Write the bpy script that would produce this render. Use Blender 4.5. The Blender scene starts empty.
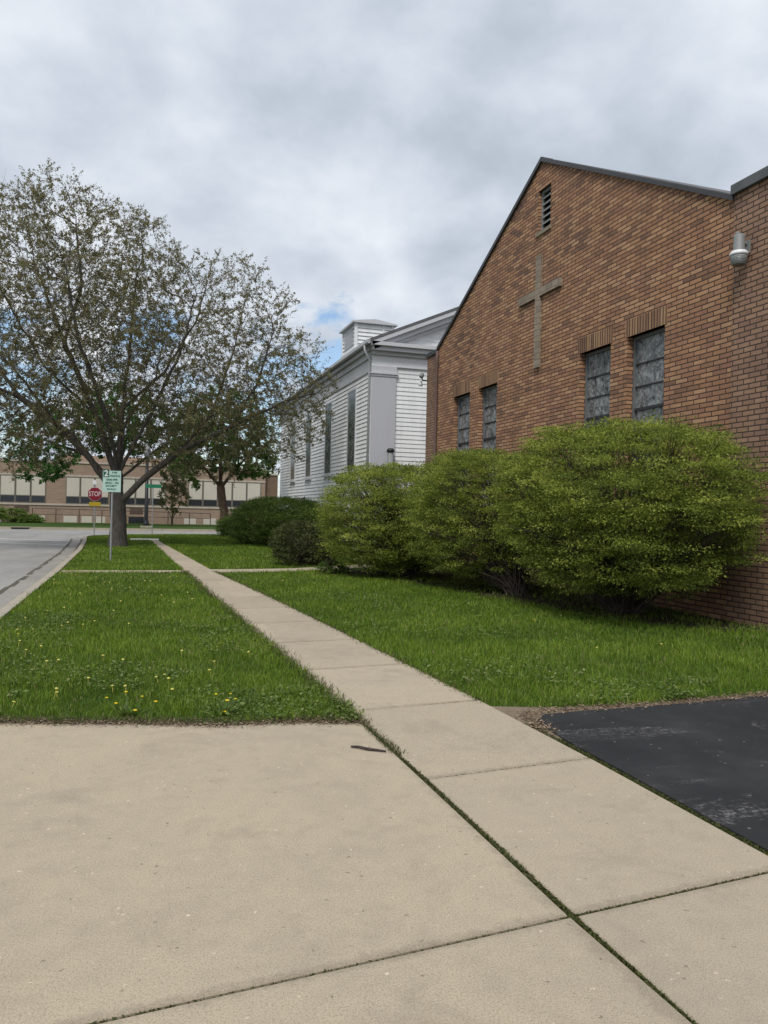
import bpy, bmesh, math, random
import numpy as np
from mathutils import Vector, Matrix, noise as mnoise
from mathutils.kdtree import KDTree
from mathutils.geometry import tessellate_polygon
PI = math.pi
S = bpy.context.scene
COL = S.collection
rng = np.random.default_rng(7)
random.seed(7)

# ------------------------------------------------------------------ objects
def tag(o, label=None, cat=None, group=None, kind=None):
    if label: o['label'] = label
    if cat: o['category'] = cat
    if group: o['group'] = group
    if kind: o['kind'] = kind
    return o

def thing(name, label, cat, loc=(0, 0, 0), group=None):
    o = bpy.data.objects.new(name, None)
    COL.objects.link(o)
    o.location = loc
    o.empty_display_size = 0.2
    return tag(o, label, cat, group)

def root_loc(o):
    v = Vector((0, 0, 0))
    while o is not None:
        v = v + o.location
        o = o.parent
    return v

def link_mesh(name, me, mat, parent=None, loc=None, smooth=False):
    """verts of me are in world coordinates; they are re-based on the thing's origin"""
    off = root_loc(parent) if parent is not None else Vector(loc or (0, 0, 0))
    if off.length > 0:
        me.transform(Matrix.Translation(-off))
    me.materials.append(mat)
    if smooth:
        me.polygons.foreach_set('use_smooth', [True] * len(me.polygons))
    o = bpy.data.objects.new(name, me)
    COL.objects.link(o)
    if parent is not None:
        o.parent = parent
    else:
        o.location = off
    return o

class MB:
    def __init__(s): s.v = []; s.f = []
    def add(s, vs, fs):
        n = len(s.v)
        s.v += [tuple(p) for p in vs]
        s.f += [tuple(i + n for i in f) for f in fs]
        return s
    def quad(s, *p): return s.add(p, [tuple(range(len(p)))])
    def box(s, x0, y0, z0, x1, y1, z1):
        return s.add([(x0, y0, z0), (x1, y0, z0), (x1, y1, z0), (x0, y1, z0), (x0, y0, z1), (x1, y0, z1), (x1, y1, z1), (x0, y1, z1)],
                     [(0, 3, 2, 1), (4, 5, 6, 7), (0, 1, 5, 4), (1, 2, 6, 5), (2, 3, 7, 6), (3, 0, 4, 7)])
    def prism(s, pts, z0, z1):
        """vertical prism over a plan polygon (x, y), counter-clockwise"""
        n = len(pts)
        vs = [(p[0], p[1], z0) for p in pts] + [(p[0], p[1], z1) for p in pts]
        fs = [tuple(range(n - 1, -1, -1)), tuple(range(n, 2 * n))]
        fs += [(i, (i + 1) % n, n + (i + 1) % n, n + i) for i in range(n)]
        return s.add(vs, fs)
    def extr(s, pts, axis, a0, a1):
        """prism of an outline: axis 'x' takes (y, z) points, axis 'y' takes (x, z) points"""
        n = len(pts)
        g = (lambda a, p: (a, p[0], p[1])) if axis == 'x' else (lambda a, p: (p[0], a, p[1]))
        vs = [g(a0, p) for p in pts] + [g(a1, p) for p in pts]
        fs = [tuple(range(n - 1, -1, -1)), tuple(range(n, 2 * n))]
        fs += [(i, (i + 1) % n, n + (i + 1) % n, n + i) for i in range(n)]
        return s.add(vs, fs)
    def tube(s, path, radii, n=8, caps=True):
        path = [Vector(p) for p in path]
        if not hasattr(radii, '__len__'): radii = [radii] * len(path)
        base = len(s.v)
        ref = None
        for i, p in enumerate(path):
            t = (path[min(i + 1, len(path) - 1)] - path[max(i - 1, 0)])
            if t.length < 1e-9: t = Vector((0, 0, 1))
            t.normalize()
            if ref is None:
                ref = Vector((1, 0, 0)) if abs(t.x) < 0.8 else Vector((0, 1, 0))
            a = (ref - t * ref.dot(t))
            if a.length < 1e-6: a = t.orthogonal()
            a.normalize(); ref = a
            b = t.cross(a)
            for k in range(n):
                an = 2 * PI * k / n
                s.v.append(tuple(p + (a * math.cos(an) + b * math.sin(an)) * radii[i]))
        for i in range(len(path) - 1):
            for k in range(n):
                k2 = (k + 1) % n
                s.f.append((base + i * n + k, base + i * n + k2, base + (i + 1) * n + k2, base + (i + 1) * n + k))
        if caps:
            s.f.append(tuple(base + k for k in range(n - 1, -1, -1)))
            e = base + (len(path) - 1) * n
            s.f.append(tuple(e + k for k in range(n)))
        return s
    def lathe(s, prof, c, n=20):
        base = len(s.v)
        for (r, z) in prof:
            for k in range(n):
                an = 2 * PI * k / n
                s.v.append((c[0] + r * math.cos(an), c[1] + r * math.sin(an), c[2] + z))
        for i in range(len(prof) - 1):
            for k in range(n):
                k2 = (k + 1) % n
                s.f.append((base + i * n + k, base + i * n + k2, base + (i + 1) * n + k2, base + (i + 1) * n + k))
        s.f.append(tuple(base + k for k in range(n - 1, -1, -1)))
        e = base + (len(prof) - 1) * n
        s.f.append(tuple(e + k for k in range(n)))
        return s
    def mesh(s, name):
        me = bpy.data.meshes.new(name)
        me.from_pydata(s.v, [], s.f)
        me.update()
        return me
    def build(s, name, mat, parent=None, loc=None, smooth=False, bevel=0):
        me = s.mesh(name)
        if bevel:
            bm = bmesh.new(); bm.from_mesh(me)
            bmesh.ops.remove_doubles(bm, verts=bm.verts, dist=1e-5)
            es = [e for e in bm.edges if len(e.link_faces) == 2 and e.calc_face_angle(0) > 0.5]
            bmesh.ops.bevel(bm, geom=es, offset=bevel, segments=2, profile=0.6, affect='EDGES', clamp_overlap=True)
            bm.to_mesh(me); bm.free()
        return link_mesh(name, me, mat, parent, loc, smooth)

def np_mesh(name, verts, loops, starts, totals, tint=None):
    me = bpy.data.meshes.new(name)
    me.vertices.add(len(verts)); me.vertices.foreach_set('co', np.ascontiguousarray(verts, dtype=np.float32).ravel())
    me.loops.add(len(loops)); me.loops.foreach_set('vertex_index', np.ascontiguousarray(loops, dtype=np.int32))
    me.polygons.add(len(starts)); me.polygons.foreach_set('loop_start', np.ascontiguousarray(starts, dtype=np.int32))
    me.polygons.foreach_set('loop_total', np.ascontiguousarray(totals, dtype=np.int32))
    me.update(calc_edges=True)
    if tint is not None:
        a = me.attributes.new('tint', 'FLOAT', 'FACE')
        a.data.foreach_set('value', np.ascontiguousarray(tint, dtype=np.float32))
    return me

def wall_with_holes(mb, outer, holes, mk, depth):
    """flat wall sheet (outline and rectangular holes in 2-D) plus the reveals; mk(u, v, d) gives a 3-D point"""
    loops = [[Vector((p[0], p[1], 0)) for p in outer]]
    for h in holes:
        loops.append([Vector((p[0], p[1], 0)) for p in h][::-1])
    flat = [p for l in loops for p in l]
    tris = tessellate_polygon(loops)
    mb.add([mk(p.x, p.y, 0) for p in flat], [tuple(t) for t in tris])
    for h in holes:
        n = len(h)
        for i in range(n):
            a, b = h[i], h[(i + 1) % n]
            mb.quad(mk(a[0], a[1], 0), mk(b[0], b[1], 0), mk(b[0], b[1], depth), mk(a[0], a[1], depth))

# ------------------------------------------------------------------ materials
class NT:
    def __init__(s, name):
        s.m = bpy.data.materials.new(name); s.m.use_nodes = True
        s.t = s.m.node_tree; s.t.nodes.clear()
        s.out = s.n('ShaderNodeOutputMaterial')
    def n(s, kind, **kw):
        nd = s.t.nodes.new(kind)
        for k, v in kw.items(): setattr(nd, k, v)
        return nd
    def l(s, a, b): s.t.links.new(a, b)
    def val(s, sock, v):
        if hasattr(v, 'is_output') or isinstance(v, bpy.types.NodeSocket): s.l(v, sock)
        else: sock.default_value = v
    def math(s, op, a, b=0.0, c=None, clamp=False):
        nd = s.n('ShaderNodeMath', operation=op); nd.use_clamp = clamp
        s.val(nd.inputs[0], a); s.val(nd.inputs[1], b)
        if c is not None: s.val(nd.inputs[2], c)
        return nd.outputs[0]
    def ramp(s, fac, stops, interp='LINEAR'):
        nd = s.n('ShaderNodeValToRGB'); s.l(fac, nd.inputs[0])
        cr = nd.color_ramp; cr.interpolation = interp
        while len(cr.elements) < len(stops): cr.elements.new(0.5)
        for e, (p, c) in zip(cr.elements, stops):
            e.position = p; e.color = (c, c, c, 1) if not hasattr(c, '__len__') else (*c[:3], 1)
        return nd.outputs[0]
    def noise(s, vec, scale, detail=4, rough=0.55, out='Fac', dist=0.0):
        nd = s.n('ShaderNodeTexNoise'); s.l(vec, nd.inputs['Vector'])
        nd.inputs['Scale'].default_value = scale; nd.inputs['Detail'].default_value = detail
        nd.inputs['Roughness'].default_value = rough; nd.inputs['Distortion'].default_value = dist
        return nd.outputs[out]
    def mix(s, fac, a, b, mode='MIX'):
        nd = s.n('ShaderNodeMix', data_type='RGBA', blend_type=mode)
        s.val(nd.inputs[0], fac); s.val(nd.inputs[6], (*a, 1) if isinstance(a, tuple) and len(a) == 3 else a)
        s.val(nd.inputs[7], (*b, 1) if isinstance(b, tuple) and len(b) == 3 else b)
        return nd.outputs[2]
    def obj(s): return s.n('ShaderNodeTexCoord').outputs['Object']
    def pos(s): return s.n('ShaderNodeNewGeometry').outputs['Position']
    def mapping(s, vec, scale=(1, 1, 1), rot=(0, 0, 0), loc=(0, 0, 0)):
        nd = s.n('ShaderNodeMapping'); s.l(vec, nd.inputs[0])
        nd.inputs['Scale'].default_value = scale; nd.inputs['Rotation'].default_value = rot; nd.inputs['Location'].default_value = loc
        return nd.outputs[0]
    def bump(s, h, strength=0.3, dist=0.01):
        nd = s.n('ShaderNodeBump'); s.l(h, nd.inputs['Height'])
        nd.inputs['Strength'].default_value = strength; nd.inputs['Distance'].default_value = dist
        return nd.outputs[0]
    def pbr(s, color, rough=0.7, normal=None, metallic=0.0, spec=0.4):
        b = s.n('ShaderNodeBsdfPrincipled')
        s.val(b.inputs['Base Color'], (*color, 1) if isinstance(color, tuple) and len(color) == 3 else color)
        s.val(b.inputs['Roughness'], rough); s.val(b.inputs['Metallic'], metallic)
        b.inputs['Specular IOR Level'].default_value = spec
        if normal is not None: s.l(normal, b.inputs['Normal'])
        s.l(b.outputs[0], s.out.inputs[0])
        return b

def paint(name, c, rough=0.55, var=0.18, scale=3.0, metallic=0.0, bump=0.15, spec=0.4):
    t = NT(name); p = t.obj()
    n = t.noise(p, scale, 6, 0.6); n2 = t.noise(p, scale * 14, 3, 0.6)
    f = t.math('MULTIPLY_ADD', n, 0.7, t.math('MULTIPLY', n2, 0.3))
    col = t.ramp(f, [(0.25, tuple(v * (1 - var * 1.6) for v in c)), (0.5, c), (0.78, tuple(min(v * (1 + var), 0.95) for v in c))])
    t.pbr(col, rough, t.bump(n2, bump, 0.004), metallic, spec)
    return t.m

def brick_mat(name, w, h, palette, mortar, mw=0.012, dark=1.0, stain=0.35):
    t = NT(name)
    p = t.obj()
    g = t.n('ShaderNodeNewGeometry')
    sp = t.n('ShaderNodeSeparateXYZ'); t.l(p, sp.inputs[0])
    sn = t.n('ShaderNodeSeparateXYZ'); t.l(g.outputs['True Normal'], sn.inputs[0])
    ax = t.math('GREATER_THAN', t.math('ABSOLUTE', sn.outputs[0]), 0.5)
    mx = t.n('ShaderNodeMix', data_type='FLOAT'); t.l(ax, mx.inputs[0]); t.l(sp.outputs[0], mx.inputs[2]); t.l(sp.outputs[1], mx.inputs[3])
    wob = t.noise(p, 9, 2)
    u = t.math('ADD', mx.outputs[0], t.math('MULTIPLY', wob, 0.006))
    z = t.math('ADD', sp.outputs[2], t.math('MULTIPLY', t.noise(p, 6, 2), 0.006))
    v = t.math('DIVIDE', z, h)
    row = t.math('FLOOR', v)
    wr = t.n('ShaderNodeTexWhiteNoise', noise_dimensions='1D'); t.l(row, wr.inputs['W'])
    off = t.math('ADD', t.math('MULTIPLY', t.math('FLOORED_MODULO', row, 2.0), 0.5), t.math('MULTIPLY', wr.outputs[0], 0.12))
    uu = t.math('ADD', t.math('DIVIDE', u, w), off)
    col = t.math('FLOOR', uu)
    fu = t.math('FRACT', uu); fv = t.math('FRACT', v)
    du = t.math('MULTIPLY', t.math('MINIMUM', fu, t.math('SUBTRACT', 1.0, fu)), w)
    dv = t.math('MULTIPLY', t.math('MINIMUM', fv, t.math('SUBTRACT', 1.0, fv)), h)
    d = t.math('MINIMUM', du, dv)
    mr = t.n('ShaderNodeMapRange', interpolation_type='SMOOTHSTEP'); t.l(d, mr.inputs[0])
    mr.inputs[1].default_value = mw * 0.35; mr.inputs[2].default_value = mw * 0.75
    cb = t.n('ShaderNodeCombineXYZ'); t.l(col, cb.inputs[0]); t.l(row, cb.inputs[1])
    wn = t.n('ShaderNodeTexWhiteNoise', noise_dimensions='2D'); t.l(cb.outputs[0], wn.inputs['Vector'])
    # colour patches a few bricks wide shift the mix of brick kinds
    big = t.noise(p, 0.55, 4, 0.6)
    idx = t.math('ADD', t.math('MULTIPLY', wn.outputs[0], 0.72), t.math('SUBTRACT', t.math('MULTIPLY', t.math('SUBTRACT', big, 0.26), 0.95), t.math('MULTIPLY', t.math('SUBTRACT', z, 3.0), 0.022)), clamp=True)
    n = len(palette)
    base = t.ramp(idx, [((i + 0.5) / n, tuple(c * dark for c in palette[i])) for i in range(n)])
    grain = t.noise(p, 55, 4, 0.7)
    base = t.mix(t.math('MULTIPLY', t.math('SUBTRACT', grain, 0.4), 0.8, clamp=True), base, (0.09 * dark, 0.06 * dark, 0.05 * dark))
    st = t.ramp(t.noise(t.mapping(p, (1.2, 1.2, 0.28)), 1.6, 5, 0.65), [(0.45, 0.0), (0.75, stain)])
    base = t.mix(st, base, (0.07, 0.055, 0.05))
    full = t.mix(mr.outputs[0], mortar, base)
    hgt = t.math('ADD', t.math('MULTIPLY', mr.outputs[0], 1.0), t.math('MULTIPLY', grain, 0.3))
    t.pbr(full, 0.88, t.bump(hgt, 0.8, 0.012), 0, 0.2)
    return t.m

def leaf_mat(name, stops, trans=0.35, rough=0.55):
    t = NT(name)
    a = t.n('ShaderNodeAttribute', attribute_name='tint')
    c = t.ramp(a.outputs['Fac'], stops)
    b = t.n('ShaderNodeBsdfPrincipled'); t.l(c, b.inputs['Base Color']); b.inputs['Roughness'].default_value = rough
    b.inputs['Specular IOR Level'].default_value = 0.25
    tr = t.n('ShaderNodeBsdfTranslucent'); t.l(c, tr.inputs['Color'])
    ms = t.n('ShaderNodeMixShader'); ms.inputs[0].default_value = trans
    t.l(b.outputs[0], ms.inputs[1]); t.l(tr.outputs[0], ms.inputs[2]); t.l(ms.outputs[0], t.out.inputs[0])
    return t.m

def concrete_mat(name, c, stain=(0.16, 0.13, 0.10), slabs=False):
    t = NT(name); p = t.pos()
    f1 = t.noise(p, 0.7, 6, 0.62); f2 = t.noise(p, 7, 5, 0.65); f3 = t.noise(p, 115, 3, 0.75); f4 = t.noise(p, 300, 2, 0.6)
    col = t.ramp(t.math('ADD', t.math('MULTIPLY', f1, 0.6), t.math('MULTIPLY', f2, 0.4)),
                 [(0.34, tuple(v * k for v, k in zip(c, (0.80, 0.80, 0.82)))), (0.5, c), (0.66, tuple(v * k for v, k in zip(c, (1.10, 1.09, 1.06))))])
    col = t.mix(t.ramp(f3, [(0.36, 0.8), (0.52, 0.0)]), col, tuple(v * 0.58 for v in c))
    col = t.mix(t.ramp(f4, [(0.54, 0.0), (0.68, 0.85)]), col, tuple(min(v * 1.7, 0.9) for v in c))
    nz = t.n('ShaderNodeTexNoise'); t.l(p, nz.inputs['Vector']); nz.inputs['Scale'].default_value = 70; nz.inputs['Detail'].default_value = 3
    va = t.n('ShaderNodeVectorMath', operation='MULTIPLY_ADD'); t.l(nz.outputs['Color'], va.inputs[0]); va.inputs[1].default_value = (0.035, 0.035, 0); t.l(p, va.inputs[2]); pd = va.outputs[0]
    vo = t.n('ShaderNodeTexVoronoi', feature='F1'); t.l(pd, vo.inputs['Vector']); vo.inputs['Scale'].default_value = 15
    vo.inputs['Randomness'].default_value = 1
    sel = t.n('ShaderNodeSeparateColor'); t.l(vo.outputs['Color'], sel.inputs[0])
    pit = t.math('MULTIPLY', t.math('LESS_THAN', vo.outputs['Distance'], 0.10), t.math('GREATER_THAN', sel.outputs[0], 0.62))
    col = t.mix(t.math('MULTIPLY', pit, 0.75), col, tuple(v * 0.42 for v in c))
    vo2 = t.n('ShaderNodeTexVoronoi', feature='F1'); t.l(t.mapping(pd, (1, 1.7, 1), (0, 0, 0.5)), vo2.inputs['Vector']); vo2.inputs['Scale'].default_value = 13
    sel2 = t.n('ShaderNodeSeparateColor'); t.l(vo2.outputs['Color'], sel2.inputs[0])
    chip = t.math('MULTIPLY', t.math('LESS_THAN', vo2.outputs['Distance'], 0.10), t.math('GREATER_THAN', sel2.outputs[1], 0.62))
    col = t.mix(t.math('MULTIPLY', chip, 0.7), col, tuple(min(v * 1.7, 0.9) for v in c))
    st = t.ramp(t.noise(t.mapping(p, (1, 1, 1)), 1.5, 7, 0.7, dist=0.6), [(0.54, 0.0), (0.74, 0.45)])
    col = t.mix(st, col, stain)
    # slab to slab tone, and dirt that has settled along the joints
    sp = t.n('ShaderNodeSeparateXYZ'); t.l(p, sp.inputs[0])
    jn = t.math('DIVIDE', t.math('SUBTRACT', t.math('SUBTRACT', sp.outputs[1], 2.76), t.math('MULTIPLY', t.math('SUBTRACT', sp.outputs[0], 2.3), 0.092)), 1.63)
    w1 = t.n('ShaderNodeTexWhiteNoise', noise_dimensions='1D'); t.l(t.math('ADD', t.math('FLOOR', jn), t.math('MULTIPLY', t.math('GREATER_THAN', sp.outputs[0], 1.7), 31.0)), w1.inputs['W'])
    if slabs: col = t.mix(t.math('MULTIPLY', w1.outputs[0], 0.26), col, tuple(v * 0.52 for v in c))
    fr = t.math('FRACT', jn); dj = t.math('MULTIPLY', t.math('MINIMUM', fr, t.math('SUBTRACT', 1.0, fr)), 1.63)
    if not slabs: dj = t.math('ABSOLUTE', t.math('MULTIPLY', jn, 1.63))
    dx = t.math('ABSOLUTE', t.math('SUBTRACT', sp.outputs[0], 1.69))
    dd = t.math('MINIMUM', dj, t.math('MULTIPLY', dx, 0.6)) if not slabs else dj
    dirt = t.ramp(t.math('SUBTRACT', t.math('MULTIPLY', dd, 16.0), t.math('MULTIPLY', t.math('SUBTRACT', t.noise(p, 14, 5, 0.7), 0.42), 2.6)), [(0.0, 0.32), (0.6, 0.0)])
    col = t.mix(dirt, col, (0.13, 0.105, 0.08))
    h = t.math('ADD', f3, t.math('MULTIPLY', f4, 0.7))
    t.pbr(col, 0.9, t.bump(h, 0.4, 0.004), 0, 0.2)
    return t.m

M = {}
PALETTE = [(0.175, 0.102, 0.075), (0.285, 0.154, 0.094), (0.36, 0.190, 0.109), (0.415, 0.226, 0.125), (0.49, 0.292, 0.168), (0.315, 0.162, 0.107)]
PALETTE_WING = [(0.215, 0.135, 0.10), (0.265, 0.16, 0.112), (0.295, 0.178, 0.122), (0.33, 0.20, 0.132), (0.37, 0.23, 0.155), (0.275, 0.165, 0.122)]
M['brick'] = brick_mat('roman brick', 0.31, 0.083, PALETTE, (0.075, 0.052, 0.042), mw=0.018, stain=0.25)
M['brick_wing'] = brick_mat('weathered brick', 0.24, 0.083, PALETTE_WING, (0.075, 0.056, 0.047), mw=0.018, stain=0.4)
M['brick_soldier'] = brick_mat('soldier brick', 0.083, 0.7, [(0.18, 0.105, 0.07), (0.28, 0.16, 0.095), (0.36, 0.21, 0.12), (0.40, 0.25, 0.14)], (0.05, 0.038, 0.034), mw=0.022)
M['brick_cross'] = brick_mat('cross brick', 0.28, 0.14, [(0.25, 0.205, 0.16), (0.30, 0.25, 0.19), (0.33, 0.275, 0.215)], (0.18, 0.145, 0.12))
M['school_brick'] = brick_mat('school brick', 0.30, 0.085, [(0.31, 0.225, 0.165), (0.35, 0.255, 0.19), (0.39, 0.285, 0.215), (0.33, 0.235, 0.175)], (0.31, 0.24, 0.185), stain=0.2)
M['school_dark'] = brick_mat('school end brick', 0.30, 0.085, [(0.18, 0.12, 0.085), (0.22, 0.15, 0.10)], (0.17, 0.12, 0.09))
M['school_stone'] = paint('pale limestone band', (0.46, 0.40, 0.33), 0.8)
M['blind'] = paint('cream roller blind', (0.54, 0.50, 0.43), 0.85, 0.05, 0.8)
M['dark_glass'] = paint('dark window glass', (0.02, 0.022, 0.025), 0.12, 0.3, 2, spec=0.6)
M['school_frame'] = paint('grey window frame', (0.16, 0.145, 0.125), 0.6)
M['brown_metal'] = paint('brown louvre', (0.10, 0.06, 0.05), 0.6)
M['coping'] = paint('dark metal coping', (0.045, 0.045, 0.048), 0.5, 0.25, 2)
M['coping_stone'] = paint('grey coping', (0.10, 0.105, 0.11), 0.6, 0.25, 3)
M['roof'] = paint('grey asphalt shingle', (0.12, 0.12, 0.125), 0.9, 0.3, 5, bump=0.5)
M['siding'] = paint('white clapboard paint', (0.74, 0.75, 0.765), 0.55, 0.08, 0.8)
def weathered(name, c, amt=0.3):
    t = NT(name); p = t.obj()
    n = t.noise(t.mapping(p, (1.6, 1.6, 0.22)), 1.7, 6, 0.65); n2 = t.noise(p, 11, 5, 0.7); n3 = t.noise(t.mapping(p, (0.25, 0.25, 6.0)), 1.0, 2, 0.5)
    col = t.mix(t.ramp(n, [(0.44, 0.0), (0.72, amt)]), c, (0.33, 0.33, 0.31))
    col = t.mix(t.ramp(n2, [(0.55, 0.0), (0.75, amt * 0.8)]), col, (0.42, 0.41, 0.39))
    col = t.mix(t.math('MULTIPLY', n3, 0.22), col, (0.50, 0.51, 0.53))
    t.pbr(col, 0.6, t.bump(n2, 0.2, 0.004), 0, 0.35)
    return t.m
M['siding'] = weathered('weathered clapboard', (0.78, 0.79, 0.80))
M['trim'] = paint('white trim paint', (0.70, 0.71, 0.73), 0.5, 0.08, 0.7)
M['trim_grey'] = paint('grey trim paint', (0.50, 0.51, 0.535), 0.5, 0.10, 0.7)
M['pilaster'] = weathered('weathered grey pilaster', (0.43, 0.43, 0.475), 0.22)
M['gutter'] = paint('gutter paint', (0.45, 0.46, 0.48), 0.4, 0.12, 1)
M['foundation'] = paint('foundation plaster', (0.33, 0.32, 0.31), 0.85)
M['steel'] = paint('galvanised steel', (0.34, 0.35, 0.35), 0.45, 0.2, 6, metallic=0.5)
M['lamp_grey'] = paint('lamp housing grey', (0.21, 0.22, 0.22), 0.5, 0.15, 8)
M['lamp_white'] = paint('lamp ring white', (0.74, 0.75, 0.76), 0.4, 0.08, 8)
M['black_metal'] = paint('black paint', (0.012, 0.012, 0.013), 0.45, 0.3, 3)
M['rail'] = paint('brown handrail', (0.09, 0.06, 0.05), 0.5)
M['sign_mint'] = paint('pale green sign sheet', (0.42, 0.58, 0.52), 0.45, 0.08, 4)
M['sign_green'] = paint('sign green', (0.010, 0.095, 0.062), 0.45, 0.12, 5)
M['sign_white'] = paint('sign white', (0.72, 0.74, 0.74), 0.45, 0.08, 5)
M['stop_red'] = paint('stop red', (0.20, 0.010, 0.022), 0.45, 0.12, 5)
M['stop_white'] = paint('stop lettering', (0.60, 0.46, 0.48), 0.5, 0.1, 5)
M['yellow'] = paint('yellow plate', (0.42, 0.29, 0.012), 0.5, 0.1, 5)
M['street_green'] = paint('street blade green', (0.02, 0.20, 0.11), 0.45, 0.1, 5)
M['concrete'] = concrete_mat('driveway concrete', (0.405, 0.343, 0.252), (0.20, 0.165, 0.125))
M['sidewalk'] = concrete_mat('sidewalk concrete', (0.415, 0.352, 0.262), (0.21, 0.175, 0.135), True)
M['kerb'] = concrete_mat('kerb concrete', (0.36, 0.32, 0.255), (0.17, 0.14, 0.11))
M['bark'] = None

def bark(name, c):
    t = NT(name); p = t.obj()
    n = t.noise(t.mapping(p, (6, 6, 1.1)), 3.5, 7, 0.65); n2 = t.noise(p, 24, 4)
    col = t.ramp(n, [(0.3, tuple(v * 0.45 for v in c)), (0.52, c), (0.75, tuple(v * 1.5 for v in c))])
    t.pbr(col, 0.9, t.bump(t.math('ADD', n, t.math('MULTIPLY', n2, 0.3)), 0.9, 0.03), 0, 0.2)
    return t.m
M['bark'] = bark('grey bark', (0.095, 0.083, 0.073))
M['bark_dark'] = bark('dark bark', (0.055, 0.046, 0.04))
M['bark_brown'] = bark('brown bark', (0.10, 0.07, 0.05))
M['twig'] = bark('shrub stem', (0.085, 0.07, 0.055))

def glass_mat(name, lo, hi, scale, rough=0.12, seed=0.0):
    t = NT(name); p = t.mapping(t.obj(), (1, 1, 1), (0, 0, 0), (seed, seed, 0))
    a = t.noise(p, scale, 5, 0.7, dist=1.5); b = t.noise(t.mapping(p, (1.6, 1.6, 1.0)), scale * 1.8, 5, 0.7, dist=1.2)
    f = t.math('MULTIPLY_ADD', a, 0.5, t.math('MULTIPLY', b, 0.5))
    col = t.ramp(f, [(0.39, lo), (0.50, tuple((x + y) * 0.42 for x, y in zip(lo, hi))), (0.61, hi)])  # light and dark mottle imitates reflections, painted into the glass colour
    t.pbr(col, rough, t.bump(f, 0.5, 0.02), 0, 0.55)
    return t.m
M['glass'] = glass_mat('church glass painted reflections', (0.035, 0.038, 0.040), (0.34, 0.365, 0.375), 4.2)  # branch and sky reflections painted into the base colour
M['glass_white'] = glass_mat('wavy glass painted reflections', (0.010, 0.012, 0.012), (0.22, 0.235, 0.225), 2.6, 0.06, 3.0)  # pale blotches are reflections painted on dark glass
M['win_frame'] = paint('grey window bars', (0.14, 0.145, 0.15), 0.5, 0.15, 6)
M['win_bar'] = paint('dark window bars', (0.03, 0.032, 0.036), 0.5, 0.15, 6)

def ground_mat(name, stops, scale, rough=0.95, bumpd=0.03):
    t = NT(name); p = t.pos()
    f = t.math('ADD', t.math('MULTIPLY', t.noise(p, scale, 6, 0.65), 0.6), t.math('MULTIPLY', t.noise(p, scale * 12, 4, 0.7), 0.4))
    t.pbr(t.ramp(f, stops), rough, t.bump(t.noise(p, scale * 20, 4, 0.7), 0.8, bumpd), 0, 0.1)
    return t.m
M['lawn'] = ground_mat('lawn soil and thatch', [(0.3, (0.030, 0.050, 0.012)), (0.5, (0.045, 0.085, 0.016)), (0.7, (0.075, 0.115, 0.028))], 0.8)
M['ground'] = ground_mat('far ground', [(0.3, (0.04, 0.07, 0.02)), (0.5, (0.06, 0.10, 0.025)), (0.7, (0.09, 0.12, 0.04))], 0.2)
M['soil'] = ground_mat('mossy soil', [(0.3, (0.025, 0.022, 0.015)), (0.5, (0.05, 0.048, 0.022)), (0.68, (0.07, 0.085, 0.025))], 3.0)
M['gutter_dirt'] = ground_mat('gutter dirt', [(0.3, (0.09, 0.08, 0.065)), (0.5, (0.14, 0.125, 0.10)), (0.7, (0.20, 0.18, 0.15))], 3.0)
M['mulch'] = ground_mat('planting soil', [(0.3, (0.025, 0.02, 0.015)), (0.55, (0.055, 0.045, 0.033)), (0.75, (0.085, 0.075, 0.05))], 2.0)
M['grit'] = ground_mat('sandy grit', [(0.3, (0.16, 0.12, 0.085)), (0.5, (0.25, 0.195, 0.14)), (0.7, (0.33, 0.26, 0.19))], 3.0)

def street_mat(name, c, cracks=0.5):
    t = NT(name); p = t.pos()
    f1 = t.noise(t.mapping(p, (1, 0.35, 1)), 0.6, 6, 0.65); f2 = t.noise(p, 9, 5, 0.7); f3 = t.noise(p, 90, 3, 0.7)
    col = t.ramp(t.math('ADD', t.math('MULTIPLY', f1, 0.65), t.math('MULTIPLY', f2, 0.35)),
                 [(0.33, tuple(v * 0.66 for v in c)), (0.5, c), (0.66, tuple(v * 1.22 for v in c))])
    col = t.mix(t.ramp(f3, [(0.5, 0), (0.7, 0.5)]), col, tuple(v * 0.6 for v in c))
    vo = t.n('ShaderNodeTexVoronoi', feature='DISTANCE_TO_EDGE')
    t.l(t.mapping(p, (1, 0.6, 1)), vo.inputs['Vector']); vo.inputs['Scale'].default_value = 0.35
    col = t.mix(t.math('MULTIPLY', t.math('LESS_THAN', vo.outputs[0], 0.012), cracks), col, tuple(v * 0.4 for v in c))
    t.pbr(col, 0.85, t.bump(f3, 0.5, 0.006), 0, 0.25)
    return t.m
M['street'] = street_mat('worn street', (0.29, 0.28, 0.262), 0.0)
M['street2'] = street_mat('worn cross street', (0.28, 0.272, 0.258), 0.0)
M['gutter_pan'] = street_mat('dirty gutter pan', (0.28, 0.262, 0.235), 0.0)
M['marking'] = paint('worn road paint', (0.52, 0.51, 0.49), 0.7, 0.3, 3)

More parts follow.
